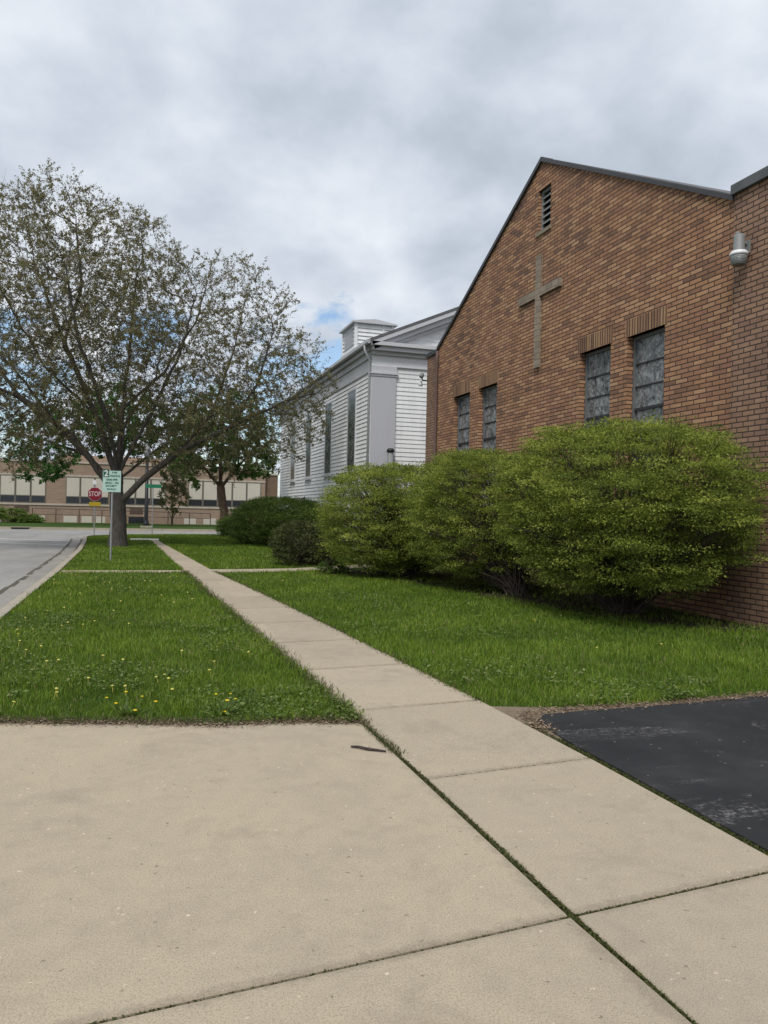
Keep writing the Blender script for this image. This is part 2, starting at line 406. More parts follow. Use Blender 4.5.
def lot_mat():
    t = NT('sealed asphalt'); p = t.pos()
    f = t.noise(p, 1.4, 5, 0.6); g = t.noise(p, 120, 3, 0.7); s2 = t.noise(p, 26, 4, 0.75)
    col = t.ramp(f, [(0.3, (0.023, 0.023, 0.025)), (0.55, (0.034, 0.034, 0.036)), (0.75, (0.050, 0.049, 0.050))])
    # scuffed streaks where the sealer has worn off
    w = t.noise(t.mapping(p, (0.42, 1.5, 1), (0, 0, 0.12)), 1.1, 6, 0.7, dist=0.9)
    m = t.math('MULTIPLY', t.ramp(w, [(0.56, 0.0), (0.68, 1.0)]), t.ramp(t.math('ADD', t.math('MULTIPLY', s2, 0.7), t.math('MULTIPLY', g, 0.3)), [(0.48, 0.0), (0.58, 1.0)]))
    col = t.mix(t.math('MULTIPLY', m, 0.75), col, (0.30, 0.29, 0.28))
    vo = t.n('ShaderNodeTexVoronoi', feature='F1'); t.l(p, vo.inputs['Vector']); vo.inputs['Scale'].default_value = 14
    sc = t.n('ShaderNodeSeparateColor'); t.l(vo.outputs['Color'], sc.inputs[0])
    pt = t.math('MULTIPLY', t.math('LESS_THAN', vo.outputs['Distance'], 0.13), t.math('GREATER_THAN', sc.outputs[0], 0.80))
    col = t.mix(t.math('MULTIPLY', pt, 0.6), col, (0.26, 0.24, 0.21))
    t.pbr(col, 0.85, t.bump(g, 0.9, 0.008), 0, 0.18)
    return t.m
M['lot'] = lot_mat()

M['grass'] = leaf_mat('grass blades', [(0.0, (0.068, 0.115, 0.012)), (0.45, (0.135, 0.215, 0.019)), (0.85, (0.22, 0.305, 0.036)), (0.93, (0.20, 0.21, 0.06)), (1.0, (0.30, 0.25, 0.12))], 0.3)
M['grass_dry'] = leaf_mat('grass verge blades', [(0.0, (0.045, 0.060, 0.016)), (0.5, (0.085, 0.105, 0.030)), (0.8, (0.15, 0.125, 0.06)), (1.0, (0.23, 0.18, 0.105))], 0.3)
M['moss'] = leaf_mat('joint moss', [(0.0, (0.03, 0.035, 0.01)), (0.6, (0.06, 0.075, 0.015)), (1.0, (0.11, 0.11, 0.03))], 0.2)
M['litter'] = leaf_mat('dry litter', [(0.0, (0.09, 0.06, 0.04)), (0.5, (0.22, 0.155, 0.10)), (1.0, (0.36, 0.27, 0.19))], 0.1)
M['bush_leaf'] = leaf_mat('yellow green shrub leaves', [(0.0, (0.085, 0.120, 0.026)), (0.45, (0.215, 0.272, 0.045)), (0.85, (0.35, 0.40, 0.070)), (1.0, (0.43, 0.45, 0.10))], 0.45)
M['bush_dark'] = leaf_mat('dark green shrub leaves', [(0.0, (0.058, 0.098, 0.020)), (0.6, (0.135, 0.21, 0.040)), (1.0, (0.21, 0.28, 0.06))], 0.4)
M['bush_yew'] = leaf_mat('brownish low shrub leaves', [(0.0, (0.036, 0.044, 0.018)), (0.6, (0.080, 0.095, 0.030)), (1.0, (0.15, 0.155, 0.05))], 0.3)
M['tree_bud'] = leaf_mat('budding olive leaves', [(0.0, (0.13, 0.115, 0.058)), (0.5, (0.225, 0.205, 0.10)), (0.85, (0.30, 0.285, 0.135)), (1.0, (0.35, 0.28, 0.18))], 0.5)
M['tree_green'] = leaf_mat('dark maple leaves', [(0.0, (0.042, 0.082, 0.018)), (0.6, (0.088, 0.160, 0.036)), (1.0, (0.16, 0.23, 0.055))], 0.45)
M['tree_far'] = leaf_mat('far green leaves', [(0.0, (0.030, 0.085, 0.018)), (0.6, (0.060, 0.15, 0.032)), (1.0, (0.11, 0.21, 0.05))], 0.4)
M['tree_light'] = leaf_mat('pale new leaves', [(0.0, (0.11, 0.12, 0.05)), (0.6, (0.18, 0.19, 0.09)), (1.0, (0.25, 0.25, 0.13))], 0.4)
M['tree_red'] = leaf_mat('russet olive leaves', [(0.0, (0.10, 0.10, 0.045)), (0.6, (0.18, 0.18, 0.07)), (1.0, (0.25, 0.25, 0.10))], 0.4)
M['flower'] = paint('dandelion yellow', (0.75, 0.55, 0.01), 0.7, 0.15, 60)
M['flower_pale'] = paint('pale dandelion', (0.62, 0.55, 0.12), 0.8, 0.15, 60)
M['stalk'] = paint('green stalk', (0.10, 0.16, 0.04), 0.6)
M['rock'] = paint('pale boulder', (0.42, 0.40, 0.38), 0.9, 0.25, 2)

# ------------------------------------------------------------------ scatter helpers
def leaf_mesh(name, pos, axis, normal, length, width, tint):
    """one folded diamond leaf per row: pos base, axis direction, normal"""
    n = len(pos)
    axis = axis / (np.linalg.norm(axis, axis=1, keepdims=True) + 1e-9)
    side = np.cross(axis, normal); side /= (np.linalg.norm(side, axis=1, keepdims=True) + 1e-9)
    nn = np.cross(side, axis)
    L = length[:, None]; W = width[:, None]
    v = np.empty((n, 4, 3), np.float32)
    v[:, 0] = pos
    v[:, 1] = pos + axis * L * 0.45 + side * W * 0.5 + nn * W * 0.12
    v[:, 2] = pos + axis * L
    v[:, 3] = pos + axis * L * 0.45 - side * W * 0.5 + nn * W * 0.12
    return np_mesh(name, v.reshape(-1, 3), np.arange(4 * n), np.arange(n) * 4, np.full(n, 4), tint)

def rand_dirs(n):
    d = rng.normal(size=(n, 3)); return d / np.linalg.norm(d, axis=1, keepdims=True)

def blade_mesh(name, base, h, w, lean, tint):
    n = len(base)
    an = rng.uniform(0, 2 * PI, n)
    side = np.stack([np.cos(an), np.sin(an), np.zeros(n)], 1)
    la = rng.uniform(0, 2 * PI, n)
    ld = np.stack([np.cos(la), np.sin(la), np.zeros(n)], 1) * (lean * h)[:, None]
    up = np.array([0, 0, 1.0])
    v = np.empty((n, 5, 3), np.float32)
    W = w[:, None]
    v[:, 0] = base - side * W * 0.5; v[:, 1] = base + side * W * 0.5
    mid = base + up * (h * 0.58)[:, None] + ld * 0.35
    v[:, 2] = mid + side * W * 0.42; v[:, 3] = mid - side * W * 0.42
    v[:, 4] = base + up * (h * (1 - 0.35 * lean))[:, None] + ld
    lp = np.tile(np.array([0, 1, 2, 3, 3, 2, 4]), (n, 1)) + (np.arange(n) * 5)[:, None]
    st = (np.arange(n) * 7)[:, None] + np.array([0, 4]); tt = np.tile(np.array([4, 3]), (n, 1))
    return np_mesh(name, v.reshape(-1, 3), lp.ravel(), st.ravel(), tt.ravel(), np.repeat(tint, 2))

def in_poly(x, y, poly):
    c = np.zeros(len(x), bool); j = len(poly) - 1
    for i in range(len(poly)):
        xi, yi = poly[i]; xj, yj = poly[j]
        if yi != yj:
            m = ((yi > y) != (yj > y)) & (x < (xj - xi) * (y - yi) / (yj - yi) + xi)
            c ^= m
        j = i
    return c

def fbm2(x, y, s, seed=0):
    """cheap value noise on arrays, 0..1"""
    out = np.zeros(len(x)); amp = 1; tot = 0
    for o in range(3):
        xs = x * s + seed * 17.3 + o * 5.1; ys = y * s + seed * 9.7 + o * 3.3
        xi = np.floor(xs); yi = np.floor(ys); fx = xs - xi; fy = ys - yi
        fx = fx * fx * (3 - 2 * fx); fy = fy * fy * (3 - 2 * fy)
        hsh = lambda a, b: np.modf(np.abs(np.sin(a * 127.1 + b * 311.7) * 43758.5453))[0]
        v = (hsh(xi, yi) * (1 - fx) + hsh(xi + 1, yi) * fx) * (1 - fy) + (hsh(xi, yi + 1) * (1 - fx) + hsh(xi + 1, yi + 1) * fx) * fy
        out += v * amp; tot += amp; amp *= 0.5; s *= 2.1
    return out / tot

# ------------------------------------------------------------------ camera, light, sky
cam = bpy.data.cameras.new('camera'); co = bpy.data.objects.new('camera', cam); COL.objects.link(co)
th, ph = math.radians(17.7), math.radians(1.25)
fw = Vector((math.sin(th), math.cos(th), 0)); r0 = Vector((math.cos(th), -math.sin(th), 0)); u0 = Vector((0, 0, 1))
rt = r0 * math.cos(ph) + u0 * math.sin(ph); up = u0 * math.cos(ph) - r0 * math.sin(ph)
co.matrix_world = Matrix(((rt.x, up.x, -fw.x, 0), (rt.y, up.y, -fw.y, 0), (rt.z, up.z, -fw.z, 1.6), (0, 0, 0, 1)))
cam.sensor_fit = 'VERTICAL'; cam.sensor_height = 24; cam.sensor_width = 18; cam.lens = 24 * 770 / 1024
cam.clip_end = 3000; cam.clip_start = 0.05
S.camera = co

SUN_EL, SUN_AZ = math.radians(52), math.radians(214)        # azimuth from +Y towards +X
sd = Vector((math.sin(SUN_AZ) * math.cos(SUN_EL), math.cos(SUN_AZ) * math.cos(SUN_EL), math.sin(SUN_EL)))
sl = bpy.data.lights.new('sun', 'SUN'); so = bpy.data.objects.new('sun', sl); COL.objects.link(so)
sl.energy = 1.5; sl.angle = math.radians(22); sl.color = (1.0, 0.955, 0.89)
so.rotation_euler = (-sd).to_track_quat('-Z', 'Y').to_euler(); so.location = (0, -20, 60)

W = bpy.data.worlds.new('World'); S.world = W; W.use_nodes = True
wt = W.node_tree; wt.nodes.clear()
def wn(k, **kw):
    n = wt.nodes.new(k)
    for a, b in kw.items(): setattr(n, a, b)
    return n
def wm(op, a, b=0.0, clamp=False):
    n = wn('ShaderNodeMath', operation=op); n.use_clamp = clamp
    for i, v in enumerate((a, b)):
        if isinstance(v, (int, float)): n.inputs[i].default_value = v
        else: wt.links.new(v, n.inputs[i])
    return n.outputs[0]
wo = wn('ShaderNodeOutputWorld')
sky = wn('ShaderNodeTexSky', sky_type='NISHITA'); sky.sun_disc = False
sky.sun_elevation = SUN_EL; sky.sun_rotation = SUN_AZ; sky.air_density = 1.0; sky.dust_density = 0.6
bg = wn('ShaderNodeBackground'); wt.links.new(sky.outputs[0], bg.inputs[0]); bg.inputs[1].default_value = 0.085
tc = wn('ShaderNodeTexCoord'); sx = wn('ShaderNodeSeparateXYZ'); wt.links.new(tc.outputs['Generated'], sx.inputs[0])
zz = wm('ADD', wm('MAXIMUM', sx.outputs[2], 0.0), 0.42)
cx = wn('ShaderNodeCombineXYZ')
wt.links.new(wm('DIVIDE', sx.outputs[0], zz), cx.inputs[0]); wt.links.new(wm('DIVIDE', sx.outputs[1], zz), cx.inputs[1])
def wnoise(scale, detail, rough, dist=0.0, off=(0, 0, 0)):
    mp = wn('ShaderNodeMapping'); wt.links.new(cx.outputs[0], mp.inputs[0]); mp.inputs['Location'].default_value = off
    n = wn('ShaderNodeTexNoise'); wt.links.new(mp.outputs[0], n.inputs['Vector'])
    n.inputs['Scale'].default_value = scale; n.inputs['Detail'].default_value = detail
    n.inputs['Roughness'].default_value = rough; n.inputs['Distortion'].default_value = dist
    return n.outputs['Fac']
def wramp(f, stops):
    n = wn('ShaderNodeValToRGB'); wt.links.new(f, n.inputs[0]); cr = n.color_ramp
    while len(cr.elements) < len(stops): cr.elements.new(0.5)
    for e, (p, c) in zip(cr.elements, stops): e.position = p; e.color = (c, c, c, 1) if not hasattr(c, '__len__') else (*c, 1)
    return n.outputs[0]
n1 = wnoise(1.3, 3, 0.5, 0.0, (1.2, 0.9, 0)); n2 = wnoise(4.6, 8, 0.52, 0.08, (0.2, 3.1, 0))
cf = wm('ADD', wm('MULTIPLY', n1, 0.5), wm('MULTIPLY', n2, 0.5))
ccol = wramp(cf, [(0.34, (0.40, 0.455, 0.53)), (0.45, (0.54, 0.60, 0.685)), (0.54, (0.68, 0.735, 0.815)), (0.64, (0.86, 0.895, 0.94))])
cb = wn('ShaderNodeBackground'); wt.links.new(ccol, cb.inputs[0]); cb.inputs[1].default_value = 0.60
# breaks in the overcast, low over the roofs
gn = wnoise(7.5, 7, 0.6, 0.1, (2.4, 1.15, 0)); gaps = None
for (px, py, pz, w_) in ((0.225, 0.954, 0.180, 0.075), (0.165, 0.975, 0.135, 0.085), (-0.19, 0.965, 0.15, 0.13), (0.14, 0.96, 0.08, 0.10), (0.0, 0.96, 0.21, 0.06)):
    dd = wn('ShaderNodeVectorMath', operation='DISTANCE'); wt.links.new(tc.outputs['Generated'], dd.inputs[0]); dd.inputs[1].default_value = Vector((px, py, pz)).normalized()
    g_ = wm('SUBTRACT', wm('DIVIDE', dd.outputs['Value'], w_), wm('MULTIPLY', wm('SUBTRACT', gn, 0.50), 3.4))
    g_ = wm('SUBTRACT', 1.0, g_, True)
    gaps = g_ if gaps is None else wm('MAXIMUM', gaps, g_)
gapf = wramp(gaps, [(0.15, 0.0), (0.6, 1.0)])
ms = wn('ShaderNodeMixShader'); wt.links.new(gapf, ms.inputs[0])
wt.links.new(cb.outputs[0], ms.inputs[1]); wt.links.new(bg.outputs[0], ms.inputs[2]); wt.links.new(ms.outputs[0], wo.inputs[0])

S.view_settings.view_transform = 'Standard'; S.view_settings.look = 'None'
S.view_settings.exposure = 0.8; S.view_settings.gamma = 1.0; S.view_settings.use_curve_mapping = False
S.render.engine = 'CYCLES'
S.render.resolution_x = 768; S.render.resolution_y = 1024

# ------------------------------------------------------------------ ground
def structure(name, mb, mat, **kw): return tag(mb.build(name, mat, **kw), kind='structure')

structure('ground', MB().quad((-500, -300, -0.17), (500, -300, -0.17), (500, 900, -0.17), (-500, 900, -0.17)), M['ground'])

KERB = [(-1.95, -30), (-1.95, 20), (-2.08, 30), (-2.40, 38), (-2.66, 42.6), (-2.55, 43.9), (-2.0, 45.0), (-0.6, 46.4), (2.0, 47.6), (6.0, 48.4), (14, 48.9), (160, 49.2)]
KW = 0.16
def offset(poly, d):
    out = []
    for i, p in enumerate(poly):
        a = Vector(poly[max(i - 1, 0)]); b = Vector(poly[min(i + 1, len(poly) - 1)])
        t = (b - a).normalized(); nrm = Vector((t.y, -t.x))
        out.append((p[0] + nrm.x * d, p[1] + nrm.y * d))
    return out
inner = offset(KERB, KW)
def strip(mb, A, B, z0, z1):
    for i in range(len(A) - 1):
        mb.prism([A[i], B[i], B[i + 1], A[i + 1]], z0, z1)
km = MB(); strip(km, KERB, inner, -0.2, 0.012)
structure('kerb', km, M['kerb'], bevel=0)
gm = MB(); gout = offset(KERB, -0.55)
strip(gm, gout, KERB, -0.2, -0.112)
structure('gutter', gm, M['gutter_pan'])
gd = MB()
def thin(d0, d1, i0, i1, z, wseed):
    A_ = offset(KERB, d0); 
    pts = []
    for i in range(i0, i1):
        a, b = Vector(KERB[i]), Vector(KERB[i + 1]); k = max(2, int((b - a).length / 0.5))
        for j in range(k): pts.append(a.lerp(b, j / k))
    rr = random.Random(wseed)
    for a, b in zip(pts[:-1], pts[1:]):
        t_ = (b - a).normalized(); nr = Vector((t_.y, -t_.x))
        e0, e1 = d0 + rr.uniform(-.02, .02), d1 + rr.uniform(-.04, .04)
        if rr.random() < 0.03: continue
        gd.quad((a.x + nr.x * e0, a.y + nr.y * e0, z), (a.x + nr.x * e1, a.y + nr.y * e1, z), (b.x + nr.x * e1, b.y + nr.y * e1, z), (b.x + nr.x * e0, b.y + nr.y * e0, z))
thin(-0.60, -0.51, 0, 4, -0.106, 3); thin(-0.14, -0.005, 0, 4, -0.108, 5)
structure('gutter_dirt', gd, M['gutter_dirt'])
st = MB()
st.quad((-11.6, -60, -0.128), (-1.97, -60, -0.128), (-1.97, 45.6, -0.128), (-11.6, 45.6, -0.128))
structure('street', st, M['street'])
cs = MB().quad((-160, 45.6, -0.128), (160, 45.6, -0.128), (160, 58.05, -0.128), (-160, 58.05, -0.128))
structure('cross_street', cs, M['street2'])
fk = MB().box(-160, 57.5, -0.2, 160, 58.0, -0.115); fk.box(-160, 58.0, -0.2, 160, 58.25, 0.03)
structure('far_kerb', fk, M['kerb'])
fl = MB().box(-160, 58.25, -0.2, 160, 180, 0.0)
structure('far_lawn', fl, M['lawn'])
# across the street on the left, never in frame: the other verge
structure('opposite_lawn', MB().box(-160, -60, -0.2, -11.75, 44.0, 0.0), M['lawn'])
structure('opposite_kerb', MB().box(-11.75, -60, -0.2, -11.6, 45.0, 0.012), M['kerb'])

lawn_poly = inner + [(160, -30)]
lw = MB().prism(lawn_poly[::-1] if False else [(inner[0][0], -30)] + [(160, -30)] + list(reversed(inner[1:])), -0.19, -0.022)
structure('lawn', lw, M['lawn'])

cwm = MB()
cwm.quad((-11.4, 44.6, -0.1235), (-2.95, 39.6, -0.1235), (-2.9, 39.95, -0.1235), (-11.4, 45.1, -0.1235))
cwm.quad((-8.2, 38.4, -0.1235), (-3.0, 35.9, -0.1235), (-2.95, 36.2, -0.1235), (-8.2, 38.8, -0.1235))
structure('crosswalk_marking', cwm, M['marking'])

# driveway, sidewalk slabs, soil under the joints
def lerp(a, b, t): return a + (b - a) * t
SL = [(-12, 1.80), (2.0, 1.735), (2.74, 1.70), (5.17, 1.675), (13.7, 1.34), (38.9, 0.57)]      # (Y, X) left edge
SR = [(-12, 2.95), (2.94, 2.90), (5.2, 2.88), (9.0, 2.66), (13.6, 2.36), (19.7, 1.88), (38.9, 0.92)]
def edge(tab, y): return float(np.interp(y, [a for a, b in tab], [b for a, b in tab]))
soil = MB().box(-12, -12, -0.03, 3.02, 5.6, -0.016)
structure('joint_soil', soil, M['soil'])

def slab(mb, pts, z):
    """slab with a rounded arris, plan points counter-clockwise"""
    n = len(pts); c = Vector((sum(p[0] for p in pts) / n, sum(p[1] for p in pts) / n))
    ring = []
    for ins, zz in ((0, z - 0.06), (0, z - 0.008), (0.006, z)):
        r = []
        for i, p in enumerate(pts):
            d = (c - Vector(p)); d.normalize()
            r.append((p[0] + d.x * ins * 1.4, p[1] + d.y * ins * 1.4, zz))
        ring.append(r)
    vs = [p for r in ring for p in r]; fs = []
    for k in range(2):
        for i in range(n):
            j = (i + 1) % n
            fs.append((k * n + i, k * n + j, (k + 1) * n + j, (k + 1) * n + i))
    fs.append(tuple(2 * n + i for i in range(n)))
    mb.add(vs, fs)

def jy(y0, x): return y0 + 0.092 * (x - 2.3)      # joints run a little askew
DG = 0.022
drv = MB()
yj = lambda x: 2.76 + 0.092 * (x - 2.23) - 0.008
xs_ = [-12, -7, -3, -0.13, 1.0]
def dl(y): return edge(SL, y) - DG
near = [(-12, -12), (dl(-12), -12), (dl(1.0), 1.0), (dl(2.0), 2.0), (dl(2.7), yj(1.70) - 0.012)] + [(x, yj(x) - 0.010) for x in (0.6, -0.6, -3, -7)] + [(-12, yj(-12) - 0.010)]
slab(drv, near, 0.0)
far_edge = [(1.645, 5.60), (1.2, 5.68), (0.6, 5.80), (0.0, 5.95), (-0.5, 6.08), (-0.93, 6.20), (-1.6, 6.30), (-1.93, 6.32)]
wob = lambda x, y: (x, y + 0.03 * math.sin(x * 7.1) + 0.02 * math.sin(x * 17))
farp = [(x, yj(x) + 0.010) for x in (-12, -7, -3, -0.6, 0.6)] + [(dl(2.8), yj(1.70) + 0.010), (dl(4.0), 4.0), (dl(5.0), 5.0)] + [wob(*p) for p in far_edge] + [(-2.4, 6.32), (-12, 6.32)]
slab(drv, farp, 0.0)
structure('driveway', drv, M['concrete'])

sw = MB()
ys = [-2.2, -0.5, 1.13, 2.76, 4.39, 6.02] + [6.02 + 1.63 * k for k in range(1, 20)] + [38.9]
for a, b in zip(ys[:-1], ys[1:]):
    la, lb, ra, rb = edge(SL, a), edge(SL, b), edge(SR, a), edge(SR, b)
    g = 0.010 if a < 7 else 0.022
    z = 0.0 + (0.003 * math.sin(a * 3.7) if a > 3 else 0)
    slab(sw, [(la + 0.012, jy(a, la) + g), (ra, jy(a, ra) + g), (rb, jy(b, rb) - g), (lb + 0.012, jy(b, lb) - g)], z)
structure('sidewalk', sw, M['sidewalk'])
sw2 = MB(); slab(sw2, [(-0.35, 38.95), (1.0, 38.95), (1.0, 40.6), (-0.35, 40.6)], 0.004)
structure('ramp_landing', sw2, paint('bleached concrete', (0.58, 0.55, 0.49), 0.85, 0.1, 2))

wk = MB()
cl = [(1.80, 20.14), (3.0, 20.22), (4.1, 20.45), (5.0, 20.95), (6.0, 21.55), (8.6, 23.1)]
A = offset(cl, 0.42); B = offset(cl, -0.42)
for i in range(len(cl) - 1):
    slab(wk, [A[i], A[i + 1], B[i + 1], B[i]], 0.002)
structure('church_walk', wk, M['sidewalk'])
cwk = MB(); slab(cwk, [(-1.75, 19.75), (1.22, 19.72), (1.20, 20.28), (-1.75, 20.38)], 0.0)
structure('carriage_walk', cwk, M['sidewalk'])

LOT = [(2.965, -14), (30, -14), (30, 6.3), (9.0, 6.02), (5.53, 5.66), (4.3, 5.56), (3.55, 5.55), (3.16, 5.52), (3.0, 5.36), (2.955, 4.9)]
structure('parking_lot', MB().prism(LOT, -0.03, -0.004), M['lot'])
grit = [(2.86, 4.9), (30, 5.0), (30, 6.5), (9.0, 6.12), (6.5, 5.84), (5.2, 5.72), (4.2, 5.66), (3.4, 5.72), (2.80, 5.9)]
structure('gravel_edge', MB().prism(grit, -0.035, -0.013), M['grit'])

BED = [(9.3, 8.6), (9.3, 20.2), (5.0, 20.2), (5.0, 19.3), (5.6, 18.3), (6.2, 15.6), (6.7, 12.6), (7.2, 10.2), (8.0, 9.1)]
structure('planting_bed', MB().prism([(p[0], p[1]) for p in BED], -0.03, -0.010), M['mulch'])

# ------------------------------------------------------------------ grass
def scatter(poly, dens, cap=2600, near=7.0, power=1.5, floor=110):
    xs = [p[0] for p in poly]; yy = [p[1] for p in poly]
    out = []
    # cells, so that the density can follow the distance
    step = 1.0
    for gx in np.arange(min(xs), max(xs), step):
        for gy in np.arange(min(yy), max(yy), step):
            d = math.hypot(gx + 0.5, gy + 0.5)
            n = int(dens * max(floor, min(cap, cap * (near / max(d, 0.1)) ** power)))
            p = np.stack([gx + rng.random(n) * step, gy + rng.random(n) * step], 1)
            out.append(p)
    p = np.concatenate(out)
    return p[in_poly(p[:, 0], p[:, 1], poly)]

def grass(name, label_kind, polys, hole_polys, hmul=1.0, mat='grass', dens=1.0, h0=0.045, h1=0.10, cap=2600, thin=None):
    P = np.concatenate([scatter(p, dens, cap) for p in polys])
    for h in hole_polys:
        P = P[~in_poly(P[:, 0], P[:, 1], h)]
    if thin is not None: P = P[thin(P)]
    n = len(P); d = np.hypot(P[:, 0], P[:, 1])
    lump = fbm2(P[:, 0], P[:, 1], 0.9, 1); fine = fbm2(P[:, 0], P[:, 1], 4.0, 2)
    h = (h0 + (h1 - h0) * rng.random(n)) * (0.30 + 0.85 * lump + 0.60 * fine) * hmul
    w = (0.0045 + 0.003 * rng.random(n)) * np.clip(d / 8.0, 1, 6) ** 0.9
    lean = rng.uniform(0.1, 0.75, n)
    tint = np.clip(0.18 + 0.50 * rng.random(n) + 0.75 * (lump - 0.5) + 0.45 * (fine - 0.5), 0, 0.88)
    dry = rng.random(n) < 0.035 + 0.10 * np.clip(fbm2(P[:, 0], P[:, 1], 0.5, 5) - 0.62, 0, 1) * 6
    tint = np.where(dry, 0.94 + 0.06 * rng.random(n), tint)
    base = np.concatenate([P, np.full((n, 1), -0.024)], 1)
    me = blade_mesh(name, base, h, w, lean, tint)
    return tag(link_mesh(name, me, M[mat]), kind='stuff')

def swl(y, g): return edge(SL, y) + g
Ls = [(swl(y, 0.03), y) for y in (5.75, 8, 11, 14, 17, 19.72)]
park1 = [wob(x, y + 0.02) for x, y in reversed(far_edge[:-1])] + Ls + [(-1.79, 19.72), (-1.79, 6.33)]
park2 = [(swl(y, 0.03), y) for y in (20.35, 24, 30, 36, 38.8)] + [(-0.4, 39.0), (-0.4, 40.7), (1.05, 40.7), (1.05, 46.6), (-0.4, 46.3)] + [(-1.75, 44.9), (-2.35, 43.8), (-2.48, 42.4), (-2.2, 38), (-1.9, 30), (-1.79, 20.4)]
grass('parkway_grass', None, [park1], [], 1.0)
grass('far_parkway_grass', None, [park2], [], 0.9)
swr = lambda y, g: edge(SR, y) - g
lawnA = [(2.84, 5.92)] + [(3.15, 5.76), (3.4, 5.72), (4.2, 5.66), (5.2, 5.73), (6.5, 5.86), (9.0, 6.14), (12, 6.34), (12, 8.9), (8.95, 9.0)] + [(8.9, 19.9), (5.0, 20.45), (4.1, 19.98), (3.0, 19.72), (2.2, 19.65)] + [(swr(y, 0.03), y) for y in (19.4, 16, 13, 10, 7.5, 6.1)]
bedthin = lambda P: ~(in_poly(P[:, 0], P[:, 1], BED) & (rng.random(len(P)) < 0.90 - 0.5 * (fbm2(P[:, 0], P[:, 1], 1.1, 9) > 0.60)))
grass('lawn_grass', None, [lawnA], [], 1.05, thin=bedthin)
lawnB = [(swr(20.8, 0.03), 20.8), (3.0, 20.72), (4.1, 20.98), (5.0, 21.5), (6.0, 22.1), (8.4, 23.6), (8.4, 48.2), (2.0, 47.4), (1.05, 47.0), (1.05, 40.7), (1.05, 38.9)] + [(swr(y, 0.03), y) for y in (36, 30, 25)]
grass('church_grass', None, [lawnB], [], 1.0)
# ragged verge at the driveway end and in the joint beside the sidewalk
def ribbon(pts, n, spread):
    pts = np.array(pts); seg = np.hypot(*np.diff(pts, axis=0).T); cum = np.concatenate([[0], np.cumsum(seg)])
    s = rng.random(n) * cum[-1]
    x = np.interp(s, cum, pts[:, 0]); y = np.interp(s, cum, pts[:, 1])
    return np.stack([x + rng.normal(0, spread, n), y + rng.normal(0, spread, n)], 1), s / cum[-1]
P, s = ribbon([wob(x, y + 0.07) for x, y in far_edge], 9000, 0.055)
P = P[P[:, 1] > np.interp(P[:, 0], [p[0] for p in reversed(far_edge)], [p[1] for p in reversed(far_edge)]) - 0.03 * fbm2(P[:, 0], P[:, 1], 5, 3) * 2]
n = len(P)
tag(link_mesh('verge_grass', blade_mesh('verge_grass', np.concatenate([P, np.full((n, 1), -0.02)], 1), rng.uniform(0.02, 0.07, n), rng.uniform(0.004, 0.008, n), rng.uniform(0.4, 1.2, n), rng.random(n)), M['grass_dry']), kind='stuff')
P1, s1 = ribbon([(edge(SL, y) - 0.005, y) for y in (6.2, 5.6, 5.1, 4.8)], 1500, 0.022)
P2, s2 = ribbon([(edge(SL, y) - 0.005, y) for y in (4.9, 4.0, 3.0)], 1500, 0.012)
P1b, _ = ribbon([(edge(SL, y) - 0.005, y) for y in (20, 15, 10, 6.0)], 5000, 0.05)
P1c, _ = ribbon([(edge(SR, y) + 0.005, y) for y in (20, 15, 10, 6.0)], 5000, 0.04)
P = np.concatenate([P1, P2, P1b, P1c]); n = len(P)
hh = np.concatenate([rng.uniform(0.015, 0.05, len(P1)), rng.uniform(0.010, 0.028, len(P2)), rng.uniform(0.03, 0.09, len(P1b)), rng.uniform(0.02, 0.06, len(P1c))])
tag(link_mesh('joint_grass', blade_mesh('joint_grass', np.concatenate([P, np.full((n, 1), -0.016)], 1), hh, rng.uniform(0.004, 0.008, n), rng.uniform(0.3, 1.3, n), np.clip(rng.random(n) * 0.9, 0, 1)), M['grass_dry']), kind='stuff')
P1, _ = ribbon([(edge(SL, y) - 0.004, y) for y in (4.6, 3.0, 2.0, 1.2)], 7000, 0.009)
P2, _ = ribbon([(x, yj(x)) for x in (-2, 1.7)], 900, 0.004)
P3, _ = ribbon([(x, jy(2.76, x)) for x in (1.72, 2.9)], 700, 0.004)
P4, _ = ribbon([(edge(SR, y) + 0.03, y) for y in (5.3, 4.2, 3.2, 2.4)], 3500, 0.018)
P5, _ = ribbon([(1.70, 2.70), (1.70, 2.72)], 500, 0.02)
P6, _ = ribbon([(x, jy(4.39, x)) for x in (1.72, 2.9)] , 500, 0.003)
P7, _ = ribbon([(x, jy(6.02, x)) for x in (2.3, 2.9)] , 500, 0.006)
P = np.concatenate([P1, P2, P3, P4, P5, P6, P7]); n = len(P)
tag(link_mesh('joint_moss', blade_mesh('joint_moss', np.concatenate([P, np.full((n, 1), -0.016)], 1), rng.uniform(0.006, 0.019, n), rng.uniform(0.004, 0.010, n), rng.uniform(0.3, 1.6, n), rng.random(n)), M['moss']), kind='stuff')

